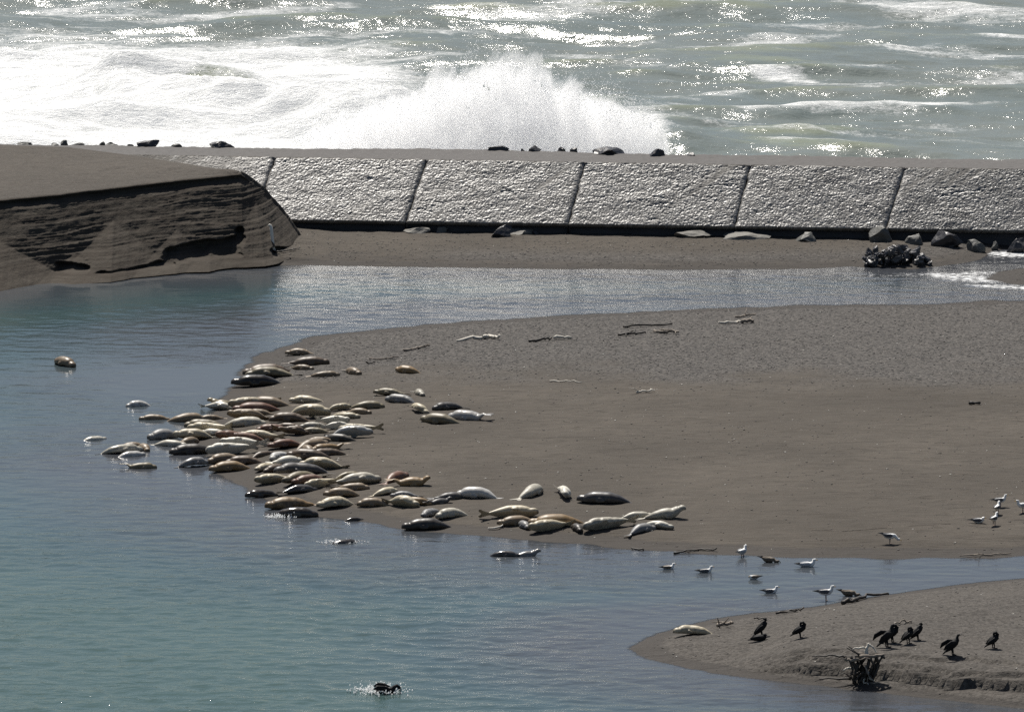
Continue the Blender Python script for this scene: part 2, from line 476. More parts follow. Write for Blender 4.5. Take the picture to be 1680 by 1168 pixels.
SPIT_NEAR = SPIT[11:22]
SPIT_FAR = SPIT[2:12]
def land(x, y, detail=True):
    """height of the ground above the river, before any water"""
    x = np.asarray(x, float); y = np.asarray(y, float)
    wob = fbm(x * .35, y * .35, 3, 3) * .55 + fbm(x * 1.4, y * 1.4, 2, 9) * .16
    sa = sdf(BAR, x, y) + wob
    sb = sdf(SPIT, x, y) + wob * .6
    sc = sdf(BACK, x, y) + wob * .6
    sr = sdf(RIFF, x, y) + wob * .8
    under = lambda s, k: -np.minimum(2.2, k * np.abs(s))
    ha = np.where(sa > 0, .07 * np.minimum(sa, 2) + .42 * (1 - np.exp(-np.maximum(sa - 1, 0) / 7)), under(sa, .11))
    # the spit: gentle far side, small cut bank along the near side
    near = np.full(x.shape, 1e9)
    for i in range(len(SPIT_NEAR) - 1):
        ax, ay = SPIT_NEAR[i]; bx, by = SPIT_NEAR[i + 1]; ex, ey = bx - ax, by - ay
        t = np.clip(((x - ax) * ex + (y - ay) * ey) / (ex * ex + ey * ey), 0, 1)
        near = np.minimum(near, np.hypot(x - ax - t * ex, y - ay - t * ey))
    far = np.full(x.shape, 1e9)
    for i in range(len(SPIT_FAR) - 1):
        ax, ay = SPIT_FAR[i]; bx, by = SPIT_FAR[i + 1]; ex, ey = bx - ax, by - ay
        t = np.clip(((x - ax) * ex + (y - ay) * ey) / (ex * ex + ey * ey), 0, 1)
        far = np.minimum(far, np.hypot(x - ax - t * ex, y - ay - t * ey))
    rag = fbm(x * .5, y * .5, 4, 21) * .60
    g = sstep(SPIT[8][0] - .3, SPIT[8][0] + 2.2, x)
    d = near + rag
    th = .45 + .06 * np.clip(x - SPIT[8][0], 0, 14)
    bank = .14 * sstep(0, .55, near) * g + g * (.30 * sstep(th, th + .05, d) + .14 * sstep(th * 1.5, th * 1.5 + .05, d + rag * .8) + .10 * sstep(th * 2.2, th * 2.2 + .06, near + fbm(x * .7, y * .7, 4, 23) * .9))
    hb = np.where(sb > 0, .10 * np.minimum(sb, 1.5) + .20 * (1 - np.exp(-np.maximum(sb - .5, 0) / 3)), under(sb, .16))
    hb = np.where(sb > 0, hb + bank * .9 * sstep(0, .2, sb) * sstep(.3, 7.5, far), hb)
    hc = np.where(sc > 0, .09 * np.minimum(sc, 1.2) + .20 * (1 - np.exp(-np.maximum(sc, 0) / 3)), under(sc, .16))
    hc = hc + np.where(sc > 0, .12 * sstep(.45, .55, sc + fbm(x * .8, y * .8, 2, 5) * .3) * sstep(-6.5, -9.5, x), 0)
    hr = np.where(sr > 0, .05 * np.minimum(sr, 1.2), under(sr, .12))
    h = np.maximum(np.maximum(ha, hb), np.maximum(hc, hr))
    h = np.where(y > 337.3, -3.0, h)
    if detail:
        a = sstep(.0, .25, h)
        h = h + a * (fbm(x * .6, y * .6, 3, 40) * .06 + fbm(x * 2.2, y * 2.2, 3, 41) * .030)
    return h

def ground(px, py):
    """ground (or water) point seen at a pixel"""
    z = 0.0
    for _ in range(5):
        x, y = P(px, py, z)
        z = max(0.0, float(land(np.array([float(x)]), np.array([float(y)]))[0]))
    return float(x), float(y), z

def build_ground():
    xs = axis(-30, 30, .16, -4000, 4000, 16); ys = np.concatenate([axis(222, 234, .16, -300, 234, 16), np.arange(234.06, 252, .06), axis(252.1, 338, .16, 252.1, 9000, 16)])
    X, Y = np.meshgrid(xs, ys, indexing='ij')
    Z = land(X, Y)
    peb_a = sstep(0, 1.5, sdf(BAR, X, Y)) * sstep(17, 6, P(0, 500)[1] - Y + 0 * X + (X * -.55) + 0) 
    # gravel lies on the upper (far) half of the bar, wider to the right
    px_line_y = P(0, 640)[1] - 0.12 * (X - 2)
    peb_a = sstep(-3.5, 4.0, Y - px_line_y + fbm(X * .25, Y * .25, 3, 60) * 6) * (sdf(BAR, X, Y) > -1)
    peb_c = sstep(.2, 1.5, sdf(BACK, X, Y)) * sstep(-5, -1, X) * sstep(4.5, 1.0, sdf(BACK, X, Y)) * .9
    peb_b = .45 * (sdf(SPIT, X, Y) > -1) + .15
    peb_r = (sdf(RIFF, X, Y) > -1) * 1.0
    peb = np.maximum.reduce([peb_a * 1.0, peb_c, peb_b * 1.0 * (sdf(SPIT, X, Y) > -1), peb_r])
    wet = sstep(.16, .03, Z)
    wet = np.maximum(wet, (sstep(0, .6, sdf(BACK, X, Y)) * sstep(.30, .16, Z)) * .5)
    o = sheet('ground', xs, ys, Z, M['sand'], {'pebble': peb, 'wet': wet})
    tag(o, kind='structure')
build_ground()

# ------------------------------------------------------------------ river and ocean
def px_blob(X, Y, streaks):
    F = np.zeros(X.shape)
    for (x0, x1, y0, y1, thick, s) in streaks:
        ax, ay = P(x0, y0); bx, by = P(x1, y1)
        ex, ey = bx - ax, by - ay
        t = ((X - ax) * ex + (Y - ay) * ey) / (ex * ex + ey * ey)
        tc = np.clip(t, 0, 1)
        dd = np.hypot(X - ax - tc * ex, Y - ay - tc * ey)
        wdt = thick * (1 - .6 * np.abs(tc * 2 - 1))
        F = np.maximum(F, s * np.exp(-(dd / wdt) ** 2))
    return F

def build_river():
    xs = axis(-26, 26, .11, -4000, 4000, 14); ys = np.concatenate([axis(226, 333, .10, -250, 333, 14)])
    X, Y = np.meshgrid(xs, ys, indexing='ij')
    L = land(X, Y, False)
    depth = -L
    edge = sstep(-.004, .02, depth)
    deep = sstep(.15, 2.1, depth)
    riff = px_blob(X, Y, [(380, 1000, 445, 452, 2.0, 1), (900, 1680, 455, 462, 2.4, 1), (650, 1250, 503, 486, 1.6, .8), (300, 420, 600, 585, 1.6, .45)])
    chop = .22 + .22 * riff + .20 * sstep(262, 240, Y) + .30 * sstep(268, 258, Y) * sstep(4, -4, X)
    calm = px_blob(X, Y, [(0, 420, 478, 470, 3.5, .75), (240, 430, 640, 600, 5, .85), (1150, 1680, 960, 940, 3, .35)])
    chop = chop * (1 - calm)
    chop *= .75 + .5 * fbm(X * .12, Y * .12, 3, 71)
    foam = px_blob(X, Y, [(1530, 1640, 450, 462, 1.6, .95), (1590, 1720, 468, 474, .9, .9), (1620, 1700, 415, 420, 1.6, 1.0), (1430, 1540, 452, 450, 1.0, .6), (1560, 1640, 450, 447, .8, .9), (1600, 1690, 432, 428, .5, .5),
                          (300, 430, 444, 440, .5, .45), (1100, 1600, 452, 455, .8, .38), (700, 1100, 444, 447, .7, .32), (450, 470, 848, 847, .5, .7), (600, 652, 1132, 1135, .4, .35), (545, 572, 891, 889, .3, .35)])
    # thin foam line along the near bank of the spit
    near = np.abs(depth - .02)
    foam = np.maximum(foam, sstep(.03, .0, near) * (sdf(SPIT, X, Y) > -1.0) * .35 * (Y < P(0, 1064)[1]))
    Xr = X * math.cos(.16) - Y * math.sin(.16); Yr = X * math.sin(.16) + Y * math.cos(.16)
    Z = (.036 * perlin(Xr * .55, Yr * 1.0, 77) + .034 * perlin(Xr * 1.0 + 9, Yr * 1.9, 78) + .020 * perlin(X * 1.9, Y * 2.9, 79)) * np.minimum(chop * 1.6, 1.6)
    Z = Z * sstep(0, .25, depth) * (sstep(60, 26.5, np.abs(X)))
    o = sheet('river', xs, ys, Z, M['river'], {'deep': deep, 'edge': edge, 'chop': chop, 'foam': foam})
    tag(o, kind='structure')
build_river()

def build_ocean():
    xs = axis(-38, 38, .2, -6000, 6000, 16); ys = np.concatenate([np.arange(333.4, 452, .2), 452 + np.geomspace(.3, 9000, 22)])
    X, Y = np.meshgrid(xs, ys, indexing='ij')
    fade = sstep(900, 470, Y) * sstep(300, 45, np.abs(X))
    Yw = Y + 2.5 * fbm(X * .05, Y * .05, 2, 80) + .06 * X
    w1 = fbm(X * .045, Yw * .16, 2, 81); w2 = fbm(X * .12, Yw * .36, 3, 82); w3 = ridged(X * .28, Yw * .7, 3, 83) - .6
    Z = fade * (.85 * w1 + .50 * w2 + .09 * w3 + .05 * perlin(X * .5, Yw * 1.0, 84) + .022 * perlin(X * 1.1, Yw * 1.9, 85))
    near = sstep(334, 346, Y)
    Z *= .35 + .65 * near
    # breaking roller on the left
    def ridge(px0, py0, px1, py1, hgt, wid):
        ax, ay = P(px0, py0); bx, by = P(px1, py1); ex, ey = bx - ax, by - ay
        t = ((X - ax) * ex + (Y - ay) * ey) / (ex * ex + ey * ey); tc = np.clip(t, 0, 1)
        dx = X - ax - tc * ex; dy = Y - ay - tc * ey
        s = np.hypot(dx, dy * np.where(dy < 0, 1.6, .8))
        return hgt * np.exp(-(s / wid) ** 2)
    lump = 1 + .45 * fbm(X * .5, Y * .5, 4, 88)
    roll = ridge(190, 160, 640, 205, 1.15, 2.3) * lump + ridge(-60, 205, 300, 190, .45, 3.0) * lump + ridge(230, 150, 400, 152, .75, 1.7)
    roll += ridge(560, 215, 1090, 250, .8, 2.5) * lump
    Z = Z + roll
    left = sstep(1, 0, 0) 
    # how much foam the photo shows, place by place
    def pxof(X, Y):
        D = Y * math.cos(PITCH) + CAM_H * math.sin(PITCH)
        u = 840 + FPX * X / D
        v = 584 - FPX * ((Y * math.sin(PITCH) - CAM_H * math.cos(PITCH)) / D)
        return u, v
    U, Vv = pxof(X, np.minimum(Y, 2000))
    wobx = 90 * fbm(X * .08, Y * .06, 3, 90); woby = 22 * fbm(X * .10, Y * .09, 3, 91)
    u = U + wobx; v = Vv + woby
    F = .12 + .16 * fbm(X * .06, Y * .1, 3, 92) + .34 * sstep(.08, .42, fbm(X * .045 + .02 * Y, Yw * .30, 4, 94, .6))
    surf = sstep(48, 104, v) * sstep(760, 560, u)
    surf = np.maximum(surf, sstep(150, 215, v) * sstep(1130, 1060, U))
    F = np.maximum(F, surf * .98)
    F = np.maximum(F, .56 * sstep(20, 58, v) * sstep(720, 120, u))
    F = np.maximum(F, .36 * sstep(70, 120, v) * sstep(1000, 640, u))
    caps = px_blob(X, Y, [(1230, 1680, 186, 168, 2.2, .62), (1090, 1350, 90, 62, 3.0, .50), (1350, 1700, 78, 92, 2.2, .46), (1380, 1700, 12, 28, 4.0, .55), (1240, 1330, 122, 132, 1.6, .62),
                          (1420, 1700, 150, 120, 2.2, .48), (1110, 1240, 160, 152, 1.6, .50), (1100, 1300, 205, 212, 1.3, .36), (1560, 1680, 242, 246, .8, .5), (1250, 1420, 238, 240, .8, .42),
                          (700, 1060, 72, 64, 2.8, .46), (740, 980, 30, 26, 4.5, .48), (360, 620, 62, 50, 3.0, .58), (560, 760, 100, 92, 2.0, .50), (900, 1100, 92, 118, 2.0, .40), (60, 300, 14, 30, 4.5, .45),
                          (930, 1240, 8, 4, 4.0, .5), (1600, 1690, 60, 66, 2.0, .5), (1180, 1420, 40, 44, 2.2, .34), (0, 250, 60, 62, 3, .55), (300, 560, 28, 14, 3.5, .5), (560, 900, 48, 52, 2.0, .42), (1000, 1140, 150, 170, 1.5, .4), (1480, 1620, 202, 206, 1.2, .4)])
    F = np.maximum(F, caps * (1.22 + .35 * fbm(X * .3, Y * .5, 3, 95)))
    # crests of the swell carry thin foam, and show greener water through them
    crest = sstep(.25, .55, w2 + .5 * w1) 
    F = F + .10 * sstep(.15, .45, w3 + w2 * .5)
    green = px_blob(X, Y, [(300, 405, 158, 156, 1.6, 1.0)])
    F = F * (1 - .50 * green)
    crest = np.maximum(crest * (1 - surf), green * 1.3)
    o = sheet('ocean', xs, ys, Z, M['ocean'], {'foam': np.clip(F, 0, 1.1), 'crest': np.clip(crest, 0, 1)})
    tag(o, kind='structure')
build_ocean()

# ------------------------------------------------------------------ wave bursting against the jetty
def octa(points, radii, stretch=None):
    n = len(points)
    base = np.array([(1, 0, 0), (-1, 0, 0), (0, 1, 0), (0, -1, 0), (0, 0, 1), (0, 0, -1)], float)
    f = np.array([(0, 2, 4), (2, 1, 4), (1, 3, 4), (3, 0, 4), (2, 0, 5), (1, 2, 5), (3, 1, 5), (0, 3, 5)])
    a = rng.uniform(0, np.pi, n); ca, sa = np.cos(a), np.sin(a)
    B = np.repeat(base[None], n, 0) * rng.uniform(.6, 1.25, (n, 6, 1))
    x = B[..., 0] * ca[:, None] - B[..., 1] * sa[:, None]; y = B[..., 0] * sa[:, None] + B[..., 1] * ca[:, None]
    S = np.stack([x, y, B[..., 2]], -1) * np.asarray(radii)[:, None, None]
    if stretch is not None: S = S * np.asarray(stretch)
    V = (points[:, None, :] + S).reshape(-1, 3)
    F = (f[None] + 6 * np.arange(n)[:, None, None]).reshape(-1, 3)
    return V, F

def build_splash():
    prof_px = np.array([(500, 214), (545, 192), (575, 182), (600, 170), (650, 146), (690, 140), (720, 118), (760, 108), (800, 98), (835, 92), (870, 100), (900, 114), (930, 128), (980, 150), (1030, 172), (1065, 192), (1085, 214), (1097, 244)], float)
    yb = 340.5
    D = yb * math.cos(PITCH)
    def zx(px, py):   # height and x at the plane of the splash
        b = (py - 584) / FPX; a = (px - 840) / FPX
        k = yb / (math.cos(PITCH) - b * math.sin(PITCH))
        return a * k, CAM_H + k * (-math.sin(PITCH) - b * math.cos(PITCH))
    pxs, pzs = zx(prof_px[:, 0], prof_px[:, 1])
    Hx = lambda x: np.interp(x, pxs, pzs, 0, 0)
    # solid heart of foam
    nu, nv = 380, 120
    xs = np.linspace(pxs[0] - 1.2, pxs[-1] + .1, nu); th = np.linspace(-.001, np.pi + .001, nv - 1); th = np.append(th, 2 * np.pi - .001)
    X, T = np.meshgrid(xs, th, indexing='ij')
    h = Hx(X) * (.93 + .14 * fbm(X * .7, T * 1.5, 4, 101, .6)) + .40
    thick = 2.3 * np.clip(h / 2.0, .3, 1)
    lum = 1 + .24 * fbm(X * 1.3 + 5, T * 2.6, 6, 102, .65)
    Yv = yb - np.cos(T) * thick * lum; Z = np.clip(np.sin(T), 0, 1) ** .75 * h * lum - .3
    q = 1.0 * fbm(X * .55 + Yv * .5, Z * .6, 5, 104, .6) + .18 * fbm(X * 2.2 + Yv, Z * 2.4, 3, 106)
    amp = .80 * np.clip(np.sin(T), 0, 1) ** .5 * np.clip(h / 3, .2, 1)
    X = X + amp * q * .7; Yv = Yv - amp * q * np.cos(T) * -1.0; Z = np.maximum(Z + amp * q * np.clip(np.sin(T), 0, 1) * .9, -.3)
    core = mesh_np('wave_splash', np.stack([X, Yv, Z], -1).reshape(-1, 3), grid_faces(nu, nv), M['froth'], True)
    # droplets flung out of its ragged upper edge
    pts = []; rad = []
    for j in range(260):
        x0 = rng.uniform(pxs[0], pxs[-1] + .15); n = 34
        hh = Hx(x0) * rng.uniform(.80, 1.10) + .1; lean = x0 * .05 + rng.normal(0, .35)
        t = rng.uniform(.84, 1.06, n)
        p = np.stack([x0 - lean * .5 + lean * t, yb + rng.normal(0, .6) + rng.normal(0, .2, n), hh * t], -1) + rng.normal(0, .24, (n, 3))
        pts.append(p); rad.append(rng.uniform(.010, .030, n))
    p = np.concatenate(pts); r = np.concatenate(rad)
    k = p[:, 2] > -.1
    V, F = octa(p[k], r[k])
    spray = mesh_np('spray_droplets', V, F, M['spray'], False, parent=core)
    spray['kind'] = 'stuff'
    tag(core, 'tall white burst of spray where a wave breaks behind the jetty', 'wave splash', kind='stuff')
build_splash()

# ------------------------------------------------------------------ jetty of cobbled slabs
JZ0, JZ1 = .70, 2.89
def jetty():
    root = empty('jetty', (0, 0, 0))
    tag(root, 'long sloping jetty of cobbled slabs glittering in the sun before the surf', 'jetty')
    bot = np.array([(-200, 352), (200, 357), (490, 363), (740, 367), (940, 366), (1200, 367), (1450, 375), (1680, 380), (1900, 385)], float)
    top = np.array([(-200, 252), (200, 255), (490, 257), (640, 257), (840, 260), (1240, 268), (1480, 275), (1680, 280), (1900, 285)], float)
    back = np.array([(-200, 236), (0, 238), (400, 244), (800, 247), (1100, 255), (1400, 259), (1560, 262), (1680, 263), (1900, 266)], float)
    bx, by = P(bot[:, 0], bot[:, 1], JZ0); tx, ty = P(top[:, 0], top[:, 1], JZ1); kx, ky = P(back[:, 0], back[:, 1], JZ1 - .02)
    fb = np.polyfit(bx, by, 1); ft = np.polyfit(tx, ty, 1)
    yb = lambda x: np.polyval(fb, x)
    yt = lambda x: np.polyval(ft, x)
    yk = lambda x: np.interp(x, kx, ky)
    joints = [(-560, -590), (-240, -270), (60, 20), (200, 165), (450, 415), (700, 665), (960, 932), (1230, 1204), (1482, 1450), (1735, 1705), (1990, 1960), (2245, 2215), (2500, 2470)]
    jt = [float(P(a, 265, JZ1)[0]) for a, b in joints]; jb = [float(P(b, 366, JZ0)[0]) for a, b in joints]
    for i in range(len(joints) - 1):
        nu = int((jt[i + 1] - jt[i]) / .036); nv = 96
        u = np.linspace(0, 1, nu)[:, None] + np.zeros((1, nv)); v = np.linspace(0, 1, nv)[None, :] + np.zeros((nu, 1))
        gapw = .012
        xl = jb[i] + (jt[i] - jb[i]) * v + gapw; xr = jb[i + 1] + (jt[i + 1] - jb[i + 1]) * v - gapw
        wig = .10 * fbm(v * 5 + i * 7, v * 0 + 3, 3, 130)
        x = xl + (xr - xl) * u + wig * (1 - u) ** 3
        ybot, ytop = yb(x), yt(x)
        y = ybot + (ytop - ybot) * v; z = JZ0 + (JZ1 - JZ0) * v
        slope = v * 3.55
        d1, d2, idv, tilt = worley(x / .092, slope / .092, 140 + i)
        e = d2 - d1
        dome = (.016 + .054 * tilt + .010 * idv) * sstep(0, .30, e)
        lowf = .025 * fbm(x * .7, slope * .9, 3, 150 + i) + .010 * fbm(x * 2.5, slope * 2.5, 2, 151)
        # cracks across the face
        crk = np.abs(fbm(x * .33 + 11, slope * .9, 4, 160)) ; crk = sstep(.025, .0, crk) * sstep(.08, .25, fbm(x * .2, slope * .4, 2, 161))
        edge_drop = -.07 * np.exp(-np.minimum(u, 1 - u) * (xr - xl) / .07)
        disp = dome + lowf + edge_drop - .03 * crk
        nl = math.hypot(3.0, JZ1 - JZ0); ny, nz = -(JZ1 - JZ0) / nl, 2.95 / nl
        U = 840 + FPX * x / (y * math.cos(PITCH) + 8.25)
        sandy = sstep(500, 200, U + 60 * fbm(x * 1.4 - slope * .8, slope * .25, 4, 170)) * sstep(-.25, .25, fbm(x * 1.9 - slope * 1.6, slope * .2 , 3, 171) + .35 * sstep(560, 250, U))
        sandy = np.maximum(sandy, .7 * sstep(.18, .50, fbm(x * .8 - slope * .8, slope * .14, 4, 172)))
        sandy = np.maximum(sandy, sstep(.98, .997, v + .02 * fbm(x * 3, slope, 2, 173)))
        disp = disp * (1 - .6 * sandy)
        V = np.stack([x, y + ny * disp, z + nz * disp], -1)
        # wrap the lip down and back at the bottom, and at the joints
        lipb = V[:, :1].copy(); lipb[..., 1] += .22; lipb[..., 2] -= .16
        V = np.concatenate([lipb, V], 1)
        sl = V[:1].copy(); sl[..., 2] -= .35; sl[..., 1] += .1; sl[..., 0] += .03; sr = V[-1:].copy(); sr[..., 2] -= .35; sr[..., 1] += .1; sr[..., 0] -= .03
        V = np.concatenate([sl, V, sr], 0)
        pad = lambda a: np.pad(a, ((1, 1), (1, 0)), mode='edge')
        gap = np.maximum(sstep(.12, .0, e), .35 * crk)
        gap = pad(gap); gap[0] = 1; gap[-1] = 1; gap[:, 0] = 1
        mesh_np('slab', V.reshape(-1, 3), grid_faces(V.shape[0], V.shape[1]), M['slab'], False,
                {'stone': pad(idv), 'gap': gap, 'sandy': pad(sandy)}, parent=root)
    # footing, set back under the slabs
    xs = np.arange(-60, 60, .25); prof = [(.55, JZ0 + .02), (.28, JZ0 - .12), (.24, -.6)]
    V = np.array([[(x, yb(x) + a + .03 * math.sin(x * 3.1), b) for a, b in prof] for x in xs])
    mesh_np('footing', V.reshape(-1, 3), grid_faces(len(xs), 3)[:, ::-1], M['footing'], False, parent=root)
    # crest
    xs = np.arange(-60, 60, .12); nv = 24
    X = xs[:, None] + np.zeros((1, nv)); v = np.linspace(0, 1, nv)[None, :] + 0 * X
    rag = .28 * fbm(X * .45, X * 0 + 2, 3, 180) + .30 * (perlin(np.floor(X / 3.3), X * 0 + .5, 181))
    Y = yt(X) - .05 + (yk(X) + rag - yt(X)) * v
    Z = JZ1 - .045 + .06 * v + .04 * fbm(X * 1.2, Y * 1.2, 4, 182) * v + .03 * fbm(X * 5, Y * 5, 2, 183)
    Vt = np.stack([X, Y, Z], -1)
    bk = Vt[:, -1:].copy(); bk[..., 1] += .35; bk[..., 2] = 1.6
    bk2 = bk.copy(); bk2[..., 1] += 1.8; bk2[..., 2] = -1.0
    fr = Vt[:, :1].copy(); fr[..., 2] -= .12; fr[..., 1] += .02
    V = np.concatenate([fr, Vt, bk, bk2], 1)
    mesh_np('crest', V.reshape(-1, 3), grid_faces(len(xs), nv + 3), M['crest'], False, parent=root)
    return yb, yt, yk
j_yb, j_yt, j_yk = jetty()

# ------------------------------------------------------------------ cut sand bank on the left
def sand_bank():
    base = [(-900, 486, .0), (-200, 470, .1), (0, 462, .12), (90, 455, .12), (200, 444, .18), (300, 436, .2), (400, 428, .22), (450, 421, .24), (482, 410, .25), (496, 398, .25)]
    top = [(-900, 400, 2.7), (-200, 343, 2.8), (0, 327, 2.86), (100, 318, 2.92), (200, 306, 2.98), (300, 294, 3.08), (395, 284, 3.18), (432, 311, 2.37), (466, 351, 1.24), (494, 392, .22)]
    A = np.array([P3(*b) for b in base]); B = np.array([P3(*t) for t in top])
    A[:, 1] -= .0; A[:, 2] -= .15
    nu, nv = 620, 110
    k = np.concatenate([np.linspace(0, 2, 60, endpoint=False), np.linspace(2, len(base) - 1, nu - 60)])
    idx = np.arange(len(base))
    a = np.stack([np.interp(k, idx, A[:, c]) for c in range(3)], -1); b = np.stack([np.interp(k, idx, B[:, c]) for c in range(3)], -1)
    pxk = np.interp(k, idx, [q[0] for q in base])
    v = np.linspace(0, 1, nv)
    V = a[:, None] + (b - a)[:, None] * v[None, :, None]
    x = V[..., 0]; z = V[..., 2]; px = pxk[:, None] + 0 * x; vv = v[None, :] + 0 * x
    endf = sstep(494, 440, px)
    # outward displacement (towards the camera)
    tilt = z - .035 * x
    warp = tilt + .10 * fbm(x * .35, tilt * .8, 3, 200)
    lay = np.zeros(x.shape)
    for fq, am, sdn in ((2.6, .17, 201), (5.3, .09, 202), (10.5, .045, 203)):
        ph = warp * fq + .6 * fbm(x * .25 * fq * .3, warp * .4, 2, sdn)
        fr_ = ph - np.floor(ph)
        lay += am * (fr_ - .5) * (.35 + .9 * hash2(np.floor(ph), np.floor(ph) * 0, sdn)) * (.6 + .8 * np.clip(fbm(x * .5, ph * .3, 2, sdn + 5) + .4, 0, 1))
    patch = np.clip(.85 + 1.5 * fbm(x * .22, z * .55, 3, 215), .05, 1.4)
    d = .62 * lay * patch * (.35 + .65 * endf) * sstep(.0, .16, vv)
    d += .22 * fbm(x * .40, z * .6, 4, 205) + .05 * fbm(x * 2.0, z * 3.4, 4, 206) + .05 * fbm(x * 3.0, x * 0 + 1, 3, 218)
    g = lambda cx, cv, wx, wv: np.exp(-((px - cx) / wx) ** 2 - ((vv - cv) / wv) ** 2)
    tri = lambda cx, w0, hv: np.clip(1 - np.abs(px - cx) / w0 - vv / hv, 0, 1)
    d += 1.5 * tri(185, 105, .62) + 2.0 * tri(-10, 125, .55) + .9 * tri(430, 70, .75) + .8 * tri(345, 40, .25) + .8 * tri(290, 70, .45) + .7 * tri(120, 60, .3)
    box = lambda x0, x1, v0, v1: sstep(x0 - 12, x0 + 12, px) * sstep(x1 + 12, x1 - 12, px) * sstep(v0 - .03, v0 + .02, vv) * sstep(v1 + .05, v1 - .05, vv)
    cav = .72 * np.maximum.reduce([box(272, 405, .10, .26 + .0006 * (px - 272)), box(385, 402, .1, .42), .9 * box(84, 150, .10, .24 - .0012 * (px - 84)), .95 * box(150, 290, .07, .10), .9 * box(440, 488, .06, .20)])
    d -= .55 * sstep(.32, .62, cav + .62 * fbm(x * .55, z * .9, 4, 208))
    # undercut right below the rim, rim itself standing proud
    rimw = (.6 + .8 * np.clip(fbm(x * .5, x * 0, 3, 209) + .5, 0, 1.2)) * sstep(430, 390, px)
    d += rimw * (.16 * sstep(.955, .99, vv) - .17 * sstep(.86, .93, vv) * sstep(.985, .95, vv))
    # low step at the foot
    d += .22 * sstep(.10, .0, vv) * sstep(60, 200, px)
    pin = sstep(0, .03, 1 - vv) * .5 + .5
    V[..., 1] -= d * pin * (.45 + .55 * endf); V[..., 0] += .25 * d * sstep(380, 470, px)
    # top surface back to the jetty crest
    bt = V[:, -1]
    nb = 40
    bpx = [-900, 0, 110, 200, 300, 396]; bpy = [232, 238, 241.5, 253, 268, 283.5]
    pyk = np.interp(pxk, bpx, bpy); zk = np.interp(pxk, [150, 396], [JZ1 + .09, 3.18])
    kxx, kyy = P(pxk, pyk, zk)
    bk = np.stack([kxx, np.maximum(kyy, bt[:, 1] + .15), zk], -1)
    rdg = pxk > 394
    bk[rdg] = bt[rdg] + np.array([.12, .35, -.12])
    tt = np.linspace(0, 1, nb)[1:]
    Tm = bt[:, None] + (bk - bt)[:, None] * tt[None, :, None]
    hump = .10 * np.sin(tt * np.pi)[None, :] + .05 * fbm(Tm[..., 0] * .5, Tm[..., 1] * .5, 3, 211) * np.sin(tt * np.pi)[None, :] + .05 * fbm(Tm[..., 0] * 1.8, Tm[..., 1] * 1.8, 4, 212) * np.sin(tt * np.pi)[None, :]
    Tm[..., 2] += hump
    allV = np.concatenate([V, Tm], 1)
    # carry the top on over the crest to hide its edge on the left
    ex = allV[:, -1:].copy(); ex[..., 1] += .5; ex[..., 2] -= .6
    ex2 = ex.copy(); ex2[..., 1] += 1.2; ex2[..., 2] -= 3.5
    allV = np.concatenate([allV, ex, ex2], 1)
    wet = np.zeros(allV.shape[:2])
    o = mesh_np('sand_bank', allV.reshape(-1, 3), grid_faces(allV.shape[0], allV.shape[1]), M['cliff'], True)
    mt = M['sand']; o.data.materials.append(mt)
    nf = grid_faces(allV.shape[0], allV.shape[1])
    mi = np.zeros(len(nf), np.int32); col = np.tile(np.arange(allV.shape[1] - 1), allV.shape[0] - 1); mi[col >= nv - 1] = 1
    o.data.polygons.foreach_set('material_index', mi)
    for nme, val in (('pebble', .25), ('wet', 0.0)):
        at = o.data.attributes.new(nme, 'FLOAT', 'POINT'); at.data.foreach_set('value', np.full(len(o.data.vertices), val, np.float32))
    tag(o, kind='structure')
sand_bank()
# ------------------------------------------------------------------ rocks
def rock_mesh(name, mat, sx, sy, sz, seed, sub=3, sharp=.35):
    bm = bmesh.new(); bmesh.ops.create_icosphere(bm, subdivisions=sub, radius=1)
    rs = random.Random(seed); off = Vector((rs.uniform(0, 99), rs.uniform(0, 99), rs.uniform(0, 99)))
    planes = [(Vector((rs.gauss(0, 1), rs.gauss(0, 1), rs.gauss(.3, 1))).normalized(), rs.uniform(.42, .85)) for _ in range(13)]
    for v in bm.verts:
        c = v.co.copy()
        for n, d in planes:
            k = c.dot(n)
            if k > d: c -= n * (k - d)
        c *= 1 + sharp * (mnoise.fractal(c * 1.3 + off, 1.0, 2.0, 4)) * .6
        v.co = Vector((c.x * sx, c.y * sy, max(c.z, -.45) * sz))
    me = bpy.data.meshes.new(name); bm.to_mesh(me); bm.free(); me.materials.append(mat)
    return me

def rock(name, px, py, wpx, hpx, z, mat, seed, label, cat='rock', group=None, depth=.8, dy=0.0, sub=3):
    x, y = P(px, py, z); x = float(x); y = float(y) + dy
    s = FPX / (y + 8)
    sx = wpx / s / 2; sz = max(hpx / s / 1.0, .08)
    o = bpy.data.objects.new(name, rock_mesh(name, mat, sx, max(sx * depth, .12), sz, seed, sub)); COL.objects.link(o)
    o.location = (x, y, z + .38 * sz - .04)
    return tag(o, label, cat, group)

